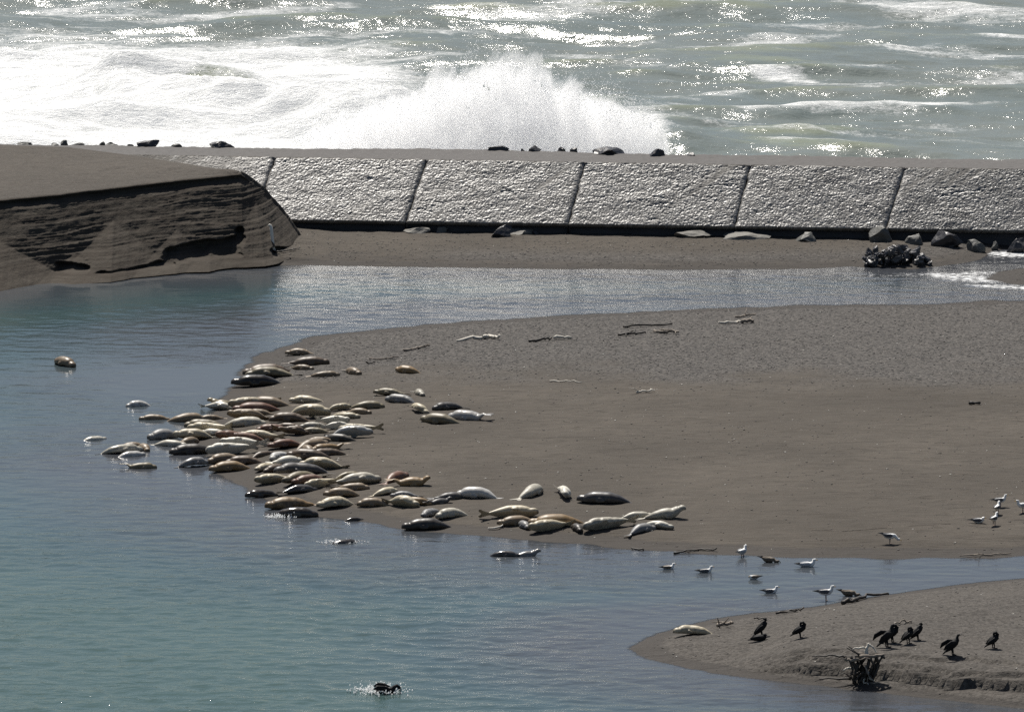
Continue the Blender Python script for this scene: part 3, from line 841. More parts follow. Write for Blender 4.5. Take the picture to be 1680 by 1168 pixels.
G_CREST = 'dark rocks along the seaward edge of the jetty'
crest = [(40, 237, 26, 5, 'leftmost low rock on the sea edge of the jetty, at the photo edge'), (49, 237, 10, 5, 'tiny rock knob beside the leftmost low rock on the jetty edge'),
 (90, 238, 18, 5, 'low flat grey rock between the knob and the pointed rock on the jetty'), (106, 239, 15, 8, 'small pointed grey rock near the left end of the jetty edge'),
 (131, 239, 30, 7, 'long low dark rock just right of the small pointed rock'), (167, 240, 14, 7, 'small dark rock touching the left end of a pale low rock'),
 (183, 240, 24, 6, 'pale low rock left of the big dark humped rock on the jetty'), (213, 241, 14, 6, 'small round rock just left of the big dark humped rock'),
 (245, 242, 42, 13, 'big dark humped rock above the left sand bank'), (290, 243, 32, 7, 'low grey rock between the two largest rocks above the sand bank'),
 (362, 244, 46, 12, 'wide dark rock with a level top above the bank corner'),
 (818, 248, 54, 11, 'wide dark rock with two bumps in front of the white spray'), (857, 249, 9, 7, 'smallest dark stone on the jetty edge before the spray'),
 (879, 250, 24, 12, 'dark triangular rock on the jetty edge before the spray'), (921, 250, 19, 9, 'small dark rounded rock, left of a matching pair before the spray'),
 (943, 251, 18, 9, 'small dark rounded rock, right of a matching pair before the spray'), (1002, 254, 64, 12, 'longest low dark rock on the jetty edge, under the falling spray'),
 (1077, 258, 27, 13, 'dark rounded rock at the right foot of the spray'), (1133, 258, 20, 10, 'last dark rock on the jetty edge, right of the spray')]
for i, (px, py, wp, hp, lab) in enumerate(crest):
    rock('rock', px, py, wp, hp, JZ1 - .05, M['rock_dark'] if hp > 8 or px > 800 else M['rock_grey'], 300 + i, lab, 'rock', G_CREST, .8)

G_TOE = 'boulders at the foot of the jetty'
toe = [(622, 375, 42, 9, 'rock_pale', 'pale rounded block under the slabs nearest the sand bank'), (686, 381, 46, 9, 'rock_pale', 'pale sandy block next to a small grey stone under the slabs'),
 (724, 381, 26, 12, 'rock_grey', 'small grey stone leaning by the pale sandy block'), (822, 388, 42, 18, 'rock_dark', 'dark rounded boulder sitting in front of a pale ledge'),
 (856, 382, 92, 11, 'rock_pale', 'pale flat ledge behind the dark rounded boulder'), (878, 384, 16, 6, 'rock_dark', 'small dark stone on the right end of the pale flat ledge'),
 (1130, 388, 74, 10, 'rock_pale', 'long pale rubble ledge under the dark undercut of the jetty'), (1215, 391, 96, 9, 'rock_pale', 'low pale rubble strip left of the grey boulder at the jetty foot'),
 (1323, 396, 46, 15, 'rock_grey', 'grey flattened boulder at the right end of the pale rubble'), (1439, 396, 52, 22, 'rock_grey', 'grey slanted boulder behind the jagged outcrop'),
 (1500, 400, 42, 19, 'rock_grey', 'grey boulder with a pale left face, between outcrop and big dark boulder'), (1556, 404, 56, 25, 'rock_dark', 'biggest dark boulder at the foot of the jetty'),
 (1600, 412, 36, 22, 'rock_grey', 'craggy grey boulder at the left edge of the white wash'), (1633, 410, 16, 13, 'rock_grey', 'small grey stone standing in the white wash'),
 (1668, 414, 36, 24, 'rock_dark', 'black boulder in the wash at the right photo edge')]
for i, (px, py, wp, hp, mt, lab) in enumerate(toe):
    gx, gy, gz = ground(px, py)
    rock('boulder', px, py, wp, hp, gz, M[mt], 340 + i, lab, 'boulder', G_TOE, .7)

def outcrop():
    x, y, z = ground(1474, 438)
    s = FPX / (y + 8)
    V = []; F = []
    rs = random.Random(5)
    for i in range(110):
        t = rs.uniform(-1, 1); u = rs.uniform(-.5, .8)
        hmax = (1 - abs(t) ** 1.6) * .85 * (1 - .5 * abs(u)) + .12
        if -.95 < t < -.6 and rs.random() < .4: hmax = .75
        hz = rs.uniform(.15, 1) * hmax
        sz = rs.uniform(.09, .24)
        me = rock_mesh('tmp', None, sz * rs.uniform(.8, 1.9), sz * .8, sz * rs.uniform(.7, 1.7), 900 + i, 2, .9)
        M3 = Matrix.Rotation(rs.uniform(-.9, .9), 4, 'Y') @ Matrix.Rotation(rs.uniform(-.7, .7), 4, 'X') @ Matrix.Rotation(rs.uniform(0, 6), 4, 'Z')
        b = len(V)
        for v in me.vertices:
            c = M3 @ v.co
            V.append((t * 1.25 + c.x, u * .9 + c.y, hz * .9 + c.z))
        F += [tuple(q + b for q in p.vertices) for p in me.polygons]
        bpy.data.meshes.remove(me)
    me = bpy.data.meshes.new('rock_outcrop'); me.from_pydata(V, [], F); me.materials.append(M['rock_outcrop'])
    o = bpy.data.objects.new('rock_outcrop', me); COL.objects.link(o); o.location = (x, y + .4, z - .1)
    tag(o, 'jagged black rock outcrop at the edge of the channel', 'rock outcrop')
outcrop()

# ------------------------------------------------------------------ driftwood
def stick(name, pxs, r0, r1, mat, label, cat='driftwood', lift=.0, twigs=0, seed=1, group='driftwood sticks on the sand', wob=.03):
    """a stick lying on the sand along the given ground pixels"""
    rs = random.Random(seed)
    pts = []
    for px, py in pxs:
        x, y, z = ground(px, py); pts.append(Vector((x, y, z)))
    path = []
    for i in range(len(pts) - 1):
        n = 5
        for k in range(n):
            path.append(pts[i].lerp(pts[i + 1], k / n))
    path.append(pts[-1])
    o0 = path[0].copy()
    L = len(path)
    loc = [(p.x - o0.x + rs.gauss(0, wob), p.y - o0.y + rs.gauss(0, wob), p.z - o0.z + r0 * .7 + lift + abs(rs.gauss(0, wob))) for p in path]
    rad = [.82 * (r0 + (r1 - r0) * i / (L - 1)) * rs.uniform(.85, 1.15) for i in range(L)]
    mb = MB().tube(loc, rad, 7)
    for t in range(twigs):
        i = rs.randrange(1, L - 1); p = Vector(loc[i]); d = Vector((rs.uniform(-1, 1), rs.uniform(-.6, .6), rs.uniform(.0, .16))).normalized()
        ln = rs.uniform(.25, .6)
        mb.tube([p, p + d * ln * .5, p + d * ln + Vector((0, 0, rs.uniform(-.08, .05)))], [rad[i] * .55, rad[i] * .4, rad[i] * .2], 5)
    o = mb.build(name, mat); o.location = o0
    return tag(o, label, cat, group)

stick('driftwood_log', [(748, 561), (775, 557), (790, 557)], .05, .09, M['wood_pale'], 'bleached forked log lying on the gravel, left half of a pair', seed=1)
stick('driftwood_log', [(792, 557), (806, 555), (820, 558)], .10, .05, M['wood_pale'], 'short arched bleached log, right half of a pair on the gravel', seed=2)
stick('driftwood_stick', [(661, 577), (685, 573), (706, 570)], .05, .045, M['wood_mid'], 'brown stick with a pale fork near the resting seals', twigs=2, seed=3)
stick('driftwood_stick', [(868, 562), (890, 559), (906, 558)], .06, .04, M['wood_dark'], 'dark straight stick next to a short white one on the gravel', seed=4)
stick('driftwood_stick', [(910, 557), (938, 556)], .06, .05, M['wood_pale'], 'short white stick at the right end of a dark one', seed=5)
stick('driftwood_stick', [(1022, 538), (1060, 536), (1104, 534)], .05, .035, M['wood_dark'], 'upper dark stick of the pair of twiggy drift lines on gravel', twigs=4, seed=6)
stick('driftwood_stick', [(1014, 551), (1040, 550), (1060, 548)], .06, .04, M['wood_dark'], 'lower left dark twiggy stick on the gravel', twigs=3, seed=7)
stick('driftwood_stick', [(1072, 546), (1092, 547), (1116, 548)], .06, .05, M['wood_mid'], 'tangled brown branch with many twigs, lower right of the drift lines', twigs=7, seed=8)
stick('driftwood_stick', [(1180, 532), (1212, 530), (1220, 530)], .05, .05, M['wood_pale'], 'thin pale stick lying near the far edge of the gravel', seed=9)
stick('driftwood_stick', [(1218, 531), (1238, 530)], .09, .07, M['wood_mid'], 'stubby dark wood chunk touching the thin pale stick', twigs=2, seed=10)
stick('driftwood_stick', [(1208, 522), (1240, 517)], .04, .03, M['wood_mid'], 'faint brown twigs at the far edge of the gravel', twigs=4, seed=11)
stick('driftwood_stick', [(1108, 909), (1130, 905), (1150, 903), (1176, 904)], .04, .03, M['wood_dark'], 'dark crooked branch on the waterline with a pale tip', twigs=3, seed=12)
stick('driftwood_stick', [(1036, 901), (1058, 903)], .03, .03, M['wood_dark'], 'short dark twig by the waterline below the right hand seals', seed=13)
stick('driftwood_stick', [(800, 870), (826, 867)], .04, .03, M['wood_pale'], 'pale straight stick on the wet sand below two tan seals', seed=14)
stick('driftwood_log', [(1382, 992), (1402, 989)], .09, .07, M['wood_dark'], 'short dark log at the water edge of the near spit', seed=15)
stick('driftwood_log', [(1398, 988), (1425, 980), (1460, 976)], .07, .04, M['wood_dark'], 'long dark branch stretched along the far edge of the near spit', seed=16)
stick('driftwood_stick', [(1276, 1009), (1300, 1005), (1316, 1004)], .05, .03, M['wood_dark'], 'broken dark stick lying above the cormorants on the spit', twigs=2, seed=17)
stick('driftwood_stick', [(1176, 1029), (1190, 1027), (1204, 1027)], .08, .05, M['wood_mid'], 'small knotty driftwood lump beside the seal on the spit', twigs=3, seed=18)
stick('driftwood_stick', [(1238, 1017), (1256, 1016)], .03, .02, M['wood_dark'], 'thin dark twig just behind the pair of cormorants', seed=19)
stick('driftwood_stick', [(448, 428), (460, 428), (486, 424)], .05, .03, M['wood_dark'], 'dark twiggy branch at the foot of the upright pale post', twigs=4, seed=20)
stick('driftwood_stick', [(605, 591), (628, 590), (652, 589)], .035, .025, M['wood_mid'], 'thin brown stick on the sand behind the small tan seal', twigs=2, seed=21)
stick('driftwood_stick', [(600, 599), (618, 595)], .035, .03, M['wood_dark'], 'short dark twig left of the lone tan seal', seed=22)
stick('driftwood_stick', [(1330, 869), (1380, 872), (1440, 868), (1500, 862), (1560, 860)], .010, .008, M['wood_mid'], 'long thin pale reed trail across the sand toward the gulls', seed=23, wob=.01)
stick('driftwood_stick', [(1575, 914), (1625, 911), (1656, 909)], .03, .02, M['wood_mid'], 'thin pale brown stick on the shore at right, under the gulls', twigs=3, seed=24)
stick('driftwood_stick', [(904, 627), (930, 627), (956, 629)], .03, .02, M['wood_pale'], 'thin pale streak of reed alone on the middle of the bar', seed=25)
stick('driftwood_stick', [(1044, 645), (1062, 644), (1074, 643)], .04, .03, M['wood_pale'], 'pale crumbled driftwood bit on the middle of the bar', twigs=3, seed=26)
stick('driftwood_log', [(1592, 664), (1608, 664)], .065, .05, M['wood_dark'], 'black stub of wood on the line between gravel and sand', twigs=1, seed=27)
stick('driftwood_stick', [(1466, 1026), (1480, 1022), (1496, 1022)], .035, .03, M['wood_mid'], 'curved brown twig behind the huddled cormorants', seed=28)

def post():
    x, y, z = ground(448, 417)
    s = FPX / (y + 8); h = 45 / s
    path = [(0, 0, -.15), (-.01, 0, h * .2), (-.03, 0, h * .5), (-.06, .01, h * .8), (-.09, 0, h * .98)]
    mb = MB().tube(path, [.085, .08, .07, .065, .05], 8).tube([(-.06, 0, h * .95), (-.14, 0, h * .99), (-.20, 0, h * .94)], [.05, .05, .02], 6).tube([(.0, 0, .03), (.06, -.03, .12), (.09, -.05, .1)], [.06, .05, .02], 6)
    o = mb.build('driftwood_post', M['wood_post']); o.location = (x, y, z)
    tag(o, 'upright bleached driftwood post standing by the cut sand bank', 'driftwood post')
post()

def stump():
    x, y, z = ground(1416, 1126)
    t = empty('root_stump', (x, y, max(z - .05, 0)))
    tag(t, 'dark upturned tree stump with tangled pale roots on the spit bank', 'tree stump')
    rs = random.Random(3)
    s = FPX / (y + 8); H = 46 / s
    core = MB()
    core.tube([(0, .05, -.2), (.0, .05, .15), (-.04, .05, H * .5), (-.05, .05, H * .85), (.0, .05, H * 1.02)], [.10, .11, .11, .13, .17], 12)
    for q in ((-.30, .12, -.20, .1), (.22, .10, .36, .14), (.08, .09, .18, .16), (-.15, .10, -.34, .06), (.30, .07, .50, .2)):
        core.tube([(q[0] * .9, .02, -.15), (q[0] * .8, -.02, H * .3), (q[2] * .8, -.04, H * .65), (q[2] * 1.1, -.02, H * .98)], [.07, .06, .055, .045], 7)
    core.build('trunk', M['wood_dark'], t)  # shadow inside the tangle is painted by the dark wood
    def root(pts, r, mat='wood_mid'):
        path = [Vector(p) for p in pts]; fine = []
        for i in range(len(path) - 1):
            for k in range(4): fine.append(path[i].lerp(path[i + 1], k / 4) + Vector((rs.gauss(0, .012), rs.gauss(0, .012), rs.gauss(0, .012))))
        fine.append(path[-1]); n = len(fine)
        MB().tube(fine, [r * (1 - .6 * i / n) for i in range(n)], 6).build('root', M[mat], t)
    root([(-.1, -.1, H * .98), (.2, -.12, H * 1.0), (.62, -.1, H * 1.05)], .075, 'wood_mid')
    root([(.55, -.1, H * 1.03), (.62, -.12, H * .92)], .06, 'wood_dark')
    root([(.05, -.1, H * .95), (-.3, -.12, H * .86), (-.55, -.1, H * .84), (-.52, -.1, H * .95)], .06, 'wood_mid')
    root([(-.5, -.08, H * .95), (-.75, -.05, H * .98), (-1.1, 0, H * .99), (-1.52, .05, H * .94)], .035, 'wood_dark')
    root([(.1, 0, H), (.1, .05, H * 1.25), (.18, .05, H * 1.40)], .07, 'wood_pale')  # sunlight on the top roots is painted by the pale wood
    root([(.05, .05, H * 1.26), (-.2, .05, H * 1.24), (-.38, .05, H * 1.18)], .035, 'wood_pale')
    root([(0, .05, H * 1.02), (-.25, .05, H * 1.12), (-.45, .05, H * 1.33)], .04, 'wood_mid')
    root([(-.05, -.05, H), (-.3, -.04, H * 1.15), (-.5, .0, H * 1.28)], .03, 'wood_dark')
    root([(.18, .05, H * 1.36), (.32, .0, H * 1.25), (.42, .0, H * 1.05)], .03, 'wood_pale')
    root([(.2, -.1, H * .95), (.35, -.14, H * .6), (.28, -.12, H * .25)], .04, 'wood_dark')
    root([(.35, -.1, H), (.45, -.1, H * .7), (.25, -.15, .05)], .06, 'wood_dark')
    root([(-.4, -.1, H * .86), (-.33, -.15, H * .5), (-.36, -.15, H * .2), (-.2, -.15, -.05)], .04, 'wood_dark')
    root([(.05, -.2, H * .7), (.15, -.25, H * .35), (.08, -.25, .02)], .03, 'wood_mid')
    root([(-.35, 0, .12), (-.8, .05, .14), (-1.3, .1, .10)], .04, 'wood_dark')
    root([(.2, -.15, .02), (.45, -.25, .06), (.6, -.3, .02)], .035, 'wood_mid')
    for k in range(22):
        a = rs.uniform(0, 6.28); r0 = rs.uniform(.1, .4); z0 = H * rs.uniform(.1, 1.0); r1 = r0 + rs.uniform(.1, .45); a1 = a + rs.uniform(-.9, .9); z1 = z0 + rs.uniform(-.35, .25)
        p0 = (r0 * math.cos(a), .5 * r0 * math.sin(a) - .05, z0); p1 = (r1 * math.cos(a1), .5 * r1 * math.sin(a1) - .05, max(z1, .02))
        mid = ((p0[0] + p1[0]) / 2 + rs.uniform(-.1, .1), (p0[1] + p1[1]) / 2, (p0[2] + p1[2]) / 2 + rs.uniform(-.1, .12))
        root([p0, mid, p1], rs.uniform(.018, .04), rs.choice(['wood_dark', 'wood_dark', 'wood_mid', 'wood_pale']))
stump()

# ------------------------------------------------------------------ pebbles, shells and debris strewn over the sand
def strew(name, n, poly, dens, r0, r1, flat, mat, label, cat):
    x0, x1, y0, y1 = -27, 27, 225, 333
    x = rng.uniform(x0, x1, n * 6); y = rng.uniform(y0, y1, n * 6)
    h = land(x, y); p = dens(x, y, h)
    k = rng.uniform(0, 1, len(x)) < p
    x, y, h = x[k][:n], y[k][:n], h[k][:n]
    r = r0 * (r1 / r0) ** (rng.uniform(0, 1, len(x)) ** 1.8)
    pts = np.stack([x, y, h + r * flat * .35], -1)
    V, F = octa(pts, r, (1.25, .9, flat))
    tag(mesh_np(name, V, F, mat), label, cat, kind='stuff')
gravel = lambda x, y: sstep(-3.5, 4.0, y - (P(0, 640)[1] - .12 * (x - 2)) + fbm(x * .25, y * .25, 3, 60) * 6)
strew('pebbles', 24000, None, lambda x, y, h: (h > .05) * np.where(y < 325, .10 + .9 * gravel(x, y) * (y > 262), .5), .014, .042, .65, M['pebble'], 'scattered small grey brown pebbles covering the sand bars', 'pebbles')
strew('shell_bits', 1300, None, lambda x, y, h: (h > .05) * .5, .012, .055, .35, M['shell'], 'scattered tiny white shell bits across the dark sand', 'shells')
strew('beach_debris', 2300, None, lambda x, y, h: (h > .02) * np.clip(.06 + 1.5 * sstep(.12, .06, h) * (x > 4) + .5 * (y < 262) + 2.0 * np.exp(-((y - P(0, 662)[1] - .02 * (x - 17)) / .25) ** 2) * (x > 6), 0, 1), .014, .05, .35, M['kelp'], 'scattered dark bits of dried weed and twigs over the sand', 'debris')
# ------------------------------------------------------------------ harbour seals
def seal_proto(pose, var=0):
    """one continuous seal body, nose at x=1 and hind flipper tips at x=0; grown with the skin of a lofted body, then fused"""
    n = 34; rv = random.Random(50 + var * 7 + len(pose))
    T = np.linspace(0, 1, n)
    kt = [0, .05, .13, .26, .40, .55, .68, .78, .85, .90, .95, .985, 1.0]
    kr = [.020, .038, .060, .093, .113, .119, .117, .105, .080, .079, .071, .048, .022]
    r = np.interp(T, kt, kr)
    r = r * (1 + .10 * (rv.random() - .5) * np.sin(T * 8 + rv.uniform(0, 6)) + .010 * np.sin(T * 23 + rv.uniform(0, 6)) * (T > .2) * (T < .85))
    x = .16 + .84 * T
    yc = rv.uniform(-.07, .07) * sstep(.6, 1, T) + rv.uniform(-.08, .08) * sstep(.35, 0, T) + rv.uniform(-.03, .03) * np.sin(T * 3.14)
    zc = r * .86 + rv.uniform(0, .05) * sstep(.78, 1, T) * (var > 0) + rv.uniform(0, .06) * sstep(.2, 0, T) * (var > 1)
    if pose == 'banana': zc = zc + .16 * sstep(.72, 1, T) + .13 * sstep(.28, 0, T)
    if pose == 'headup':
        zc = zc + .15 * sstep(.62, .95, T); x = x - .04 * sstep(.66, 1, T)
    if pose == 'hump': zc = zc + .018 * np.exp(-((T - .5) / .25) ** 2)
    if pose == 'curl': yc = yc + .16 * sstep(.55, 1, T) - .10 * sstep(.35, 0, T)
    if pose == 'curlr': yc = yc - .16 * sstep(.55, 1, T) + .12 * sstep(.35, 0, T)
    if pose == 'tail': zc = zc + .13 * sstep(.26, 0, T) ** 1.3
    path = np.stack([x, yc, zc], -1)
    sq = [(1.06, .90)] * n
    mb = MB().tube(path, list(r), 18, squash=sq)
    tail = Vector(path[0]); d0 = (Vector(path[0]) - Vector(path[2])).normalized()
    for s in (-1, 1):
        side = Vector((0, s, 0))
        a = tail - d0 * .05; b = tail + d0 * .07 + side * .030; c = tail + d0 * .16 + side * .080
        mb.tube([a, b, c], [.032, .046, .030], 8, squash=[(1, .6), (1, .42), (1.1, .32)])
        i = int(.69 * (n - 1)); p = Vector(path[i]) + side * r[i] * .92 + Vector((0, 0, -r[i] * .22))
        q1 = p + Vector((-.07, s * .022, -.015)); q2 = p + Vector((-.155, s * .026, -.028))
        q2.z = max(q2.z, .012) if pose != 'headup' else q2.z
        mb.tube([p + Vector((.01, -s * .03, .01)), q1, q2], [.038, .044, .020], 8, squash=[(.6, 1), (.42, 1.1), (.40, 1.2)])
    me0 = mb.mesh('tmp')
    o = bpy.data.objects.new('tmp', me0); COL.objects.link(o)
    rm = o.modifiers.new('r', 'REMESH'); rm.mode = 'VOXEL'; rm.voxel_size = .0135
    sm = o.modifiers.new('s', 'SMOOTH'); sm.factor = .5; sm.iterations = 3
    dg = bpy.context.evaluated_depsgraph_get()
    me = bpy.data.meshes.new_from_object(o.evaluated_get(dg)); me.name = 'seal'
    bpy.data.objects.remove(o); bpy.data.meshes.remove(me0)
    me.polygons.foreach_set('use_smooth', np.ones(len(me.polygons), bool))
    me.materials.clear(); me.materials.append(M['seal'])
    nv = len(me.vertices); co = np.empty(nv * 3, np.float32); me.vertices.foreach_get('co', co); co = co.reshape(-1, 3)
    # weight spreads the belly on the sand
    zb = np.interp(co[:, 0], x, zc - r * .86); low = np.maximum(.030 + zb - co[:, 2], 0)
    co[:, 2] += low * .8; co[:, 1] *= 1 + low * 3.0
    me.vertices.foreach_set('co', co.ravel()); me.update()
    zi = np.interp(co[:, 0], x, zc); ri = np.interp(co[:, 0], x, r)
    belly = sstep(.15, -.75, (co[:, 2] - zi) / np.maximum(ri, .02))
    side_fl = np.abs(co[:, 1] - np.interp(co[:, 0], x, yc)) / np.maximum(ri, .03)
    tip = np.maximum(sstep(.10, .02, co[:, 0]) * .8, sstep(.955, .995, co[:, 0]))
    tip = np.maximum(tip, .8 * sstep(1.08, 1.25, side_fl) * (co[:, 0] > .45))
    for nm, v in (('belly', belly), ('tip', tip)):
        at = me.attributes.new(nm, 'FLOAT', 'POINT'); at.data.foreach_set('value', v.astype(np.float32))
    eyes = MB()
    return me, co

PROTO = {p: [seal_proto(p, v) for v in range(k)] for p, k in (('flat', 4), ('banana', 1), ('headup', 1), ('hump', 4), ('curl', 2), ('tail', 1))}
FUR = dict(cream=(.42, .365, .26), white=(.60, .57, .49), tan=(.185, .135, .083), gold=(.21, .135, .060), brown=(.085, .055, .033), rust=(.125, .055, .031),
           dark=(.022, .018, .015), grey=(.19, .19, .19), silver=(.42, .41, .39), olive=(.17, .142, .088), slate=(.048, .046, .048), pale=(.36, .335, .275))
G_SAND = 'harbor seals hauled out along the sandbar edge'
G_WATER = 'seals lying in the river shallows'

def seal(hx, hy, tx, ty, fur, pose, label, roll=0, spots=.5, wet=.15, w=1.0, L=None, ang=None, water=False, sink=.0, lift=0.0):
    """head and hind-flipper ground pixels; ang (degrees, world) and L override them for seals seen end-on"""
    cx, cy = (hx + tx) / 2, (hy + ty) / 2
    gx, gy, gz = ground(cx, cy)
    if ang is None:
        ax, ay = P(hx, hy, gz); bx, by = P(tx, ty, gz)
        dx, dy = float(ax - bx), float(ay - by) * .8
        if L is None: L = min(max(math.hypot(dx, dy), 1.0), 2.0)
        an = math.atan2(dy, dx)
    else:
        an = R(ang)
    me, co = rnd.choice(PROTO[pose])
    toward = -1 if math.cos(an) > 0 else 1      # turn the belly towards the viewer's side of the bar
    ro = R(roll) * toward
    s = L * w
    c, sn = math.cos(ro), math.sin(ro)
    zz = co[:, 1] * sn * s + co[:, 2] * c * s
    o = bpy.data.objects.new('seal', me); COL.objects.link(o)
    L *= 1.11; w *= rnd.uniform(.90, 1.04); s = L * w; ro += R(rnd.uniform(-12, 12)) * toward; c, sn = math.cos(ro), math.sin(ro); zz = co[:, 1] * sn * s + co[:, 2] * c * s
    o.scale = (L, s, s)
    o.rotation_euler = (ro, 0, an)
    yy = (co[:, 1] * c - co[:, 2] * sn) * s
    my = float((yy.max() + yy.min()) / 2)
    # pivot is the tail tip: shift so that the middle of the body stands on the middle pixel; body width pushes it back from its contact line
    back = .10 * L
    o.location = (gx - math.cos(an) * .5 * L + math.sin(an) * my, gy + back - math.sin(an) * .5 * L - math.cos(an) * my, (0.0 if water else gz) - float(np.quantile(zz, .04)) - .015 - sink * .45 + lift)
    br = rnd.uniform(.85, 1.15); o['fur'] = [v * br for v in FUR[fur]]; o['spots'] = spots; o['wet'] = wet
    return tag(o, label, 'seal', G_WATER if water else G_SAND)

S = seal
# the far end of the group, by the tip of the bar
S(471,582,522,584,'tan','hump','tan seal with a pale head, farthest of the group near the bar tip')
S(536,599,464,600,'brown','flat','dark brown seal stretched just behind a small tan one near the bar tip', spots=.5)
S(505,608,478,605,'tan','flat','small tan seal tucked behind the dark brown one and the big spotted one',L=1.0,ang=-25)
S(402,616,494,614,'brown','hump','large brown seal with a pale rump, topmost of three side by side by the tip',spots=.6,w=1.05)
S(407,622,492,621,'olive','hump','middle of three side by side seals by the tip, pale greenish head',spots=.6,roll=25)
S(384,635,476,633,'dark','flat','nearly black seal, lowest of three lying side by side by the tip',wet=.7,spots=.1)
S(554,617,503,619,'tan','flat','slim tan seal alone on open sand, right of the three side by side')
S(585,620,568,606,'tan','flat','small round tan seal facing the viewer, right of the slim tan one',L=1.15,ang=-62,w=1.15)
S(657,611,688,613,'gold','flat','golden brown seal lying alone highest on open sand',L=1.05,ang=155,w=1.25,spots=.15)
# open sand, upper right
S(616,648,671,651,'olive','flat','speckled olive seal touching the back of a grey one on open sand',spots=.6,roll=20)
S(634,659,689,664,'grey','flat','grey seal lying in front of the speckled olive one',w=1.1,spots=.5)
S(685,654,686,640,'pale','flat','small pale seal seen end-on, just right of the grey pair',L=1.05,ang=-80,w=1.1)
S(687,684,684,668,'cream','curl','cream seal with pinkish cast curled end-on below the grey pair',L=1.15,ang=-72,w=1.1,roll=30)
S(728,677,750,668,'slate','flat','dark slate spotted seal resting behind the silver one',L=1.2,ang=205,w=1.2,spots=.7)
S(738,688,807,692,'silver','tail','shiny silver seal with spread hind flippers, rightmost on the upper sand',wet=.8,w=1.1,spots=.1)
S(694,692,764,699,'olive','hump','olive grey seal with dark belly in front of the silver one',spots=.3)
# back of the pack
S(490,657,527,663,'cream','curl','small cream seal with drooping hind flippers behind the pack',L=1.25,ang=160,w=1.1)
S(411,665,484,669,'tan','hump','smooth light brown seal at the back of the pack, facing left',w=1.05,spots=.1)
S(378,673,456,668,'cream','flat','cream seal half hidden behind a reddish one at the back of the pack',roll=60)
S(386,678,472,676,'rust','flat','reddish brown slender seal between two pale ones at the back',spots=.5,w=.9)
S(400,682,458,682,'tan','hump','tan seal just under the reddish slender one')
S(377,690,447,691,'tan','flat','flat tan seal behind a fat cream one, left side of the pack',roll=35,spots=.1)
S(433,699,358,700,'pale','hump','fat cream seal with a white face turned right, left centre of the pack',w=1.1,spots=.5)
S(538,687,463,686,'cream','hump','biggest cream seal with a dark front flipper, top centre of the pack',roll=55,w=1.2,spots=.2)
S(445,693,516,693,'brown','hump','dark brown seal with thin pale hind flippers below the biggest cream one',spots=.15)
S(573,672,532,677,'cream','flat','cream seal with its head under a long olive one, upper right of the pack',roll=60,spots=.15)
S(627,669,567,671,'olive','hump','long olive seal with shadowed belly at the right end of the pack',spots=.1)
S(602,680,566,678,'tan','hump','plump tan seal in front of the long olive one',spots=.1)
S(577,690,548,681,'cream','curl','small cream seal facing down right beside two white ones',L=1.15,ang=-35)
S(571,697,519,696,'white','hump','bright white seal, upper of two white ones in mid pack',roll=70,w=1.15,spots=.05)
S(571,704,527,705,'white','flat','bright white seal, lower of two white ones in mid pack',roll=80,spots=.05)
S(503,703,537,703,'pale','hump','small pale tan seal peeking out behind a grey brown one',L=1.1)
S(495,711,547,711,'olive','flat','grey brown seal with a pale nose in mid pack',spots=.2)
S(503,715,448,714,'brown','curl','grey brown seal with a white chest patch in mid pack',spots=.3,roll=40)
S(489,704,443,701,'brown','flat','brown seal with its head to the right behind a rust one',spots=.2)
S(423,709,482,708,'rust','hump','rust coloured plump seal with dark nose at left, mid pack',w=1.05,spots=.15)
S(559,711,627,712,'cream','flat','long cream seal with white hind flippers, right side of mid pack',roll=65,spots=.2)
S(607,718,534,719,'silver','hump','silvery white seal lying against the long cream one',roll=60,spots=.1,wet=.6)
S(534,722,593,727,'dark','hump','chocolate dark seal with pointed tail in front of the silvery one',spots=.1)
S(544,727,492,727,'tan','flat','light tan seal nose to tail with the chocolate one',spots=.15)
S(443,738,505,733,'rust','hump','very dark rust seal in shadow, centre of the pack',spots=.1)
S(539,733,477,744,'tan','flat','slender tan seal lying diagonally behind a rounded one',spots=.25)
S(513,743,570,736,'gold','tail','golden seal with raised hind flippers at the right edge of the pack',spots=.4)
S(512,750,575,745,'brown','flat','speckled brown seal just below the golden one',spots=.8)
S(474,753,554,756,'brown','flat','dark heavily spotted seal in front of the speckled brown one',spots=.9)
S(500,747,505,736,'tan','hump','round tan seal seen end-on among the spotted ones',L=1.1,ang=-70,w=1.1)
S(441,756,485,748,'silver','curl','pale grey seal with a big white head, centre of the pack',spots=.2)
S(474,758,458,764,'white','hump','short white seal hunched up between grey and brown ones',L=1.15,ang=20,w=1.15,spots=.05)
# left side of the pack, at the water
S(356,671,388,669,'olive','headup','greenish tan seal with its dark head raised, at the water edge',L=1.35,ang=178,wet=.4)
S(373,675,337,672,'white','hump','white wet seal on its side in front of the one with raised head',w=1.15,wet=.6,roll=30,L=1.15,spots=.4)
S(340,690,360,688,'tan','flat','small tan seal mostly sunk in wet sand, left edge of the pack',L=1.0,ang=190)
S(306,703,378,704,'olive','flat','olive tan seal, upper of two cuddled at the left edge of the pack',spots=.1)
S(311,710,381,713,'cream','flat','cream seal with curled dark flipper, lower of two cuddled at left',roll=60,spots=.15)
S(288,722,358,722,'cream','flat','yellowish cream seal with white hind flippers by the water',roll=30,spots=.05,w=1.1)
S(339,713,374,715,'white','flat','small white seal squeezed behind the yellowish cream one',L=1.1)
S(257,721,290,718,'grey','hump','round grey seal seen from its rump at the water edge',L=1.35,ang=205,w=1.25,spots=.4)
S(291,738,256,727,'pale','flat','pale seal with a dark head and tail in the air, in the shallows',L=1.25,ang=-22,spots=.1)
S(299,732,330,724,'tan','hump','small tan seal lying behind a mottled dark one',L=1.15)
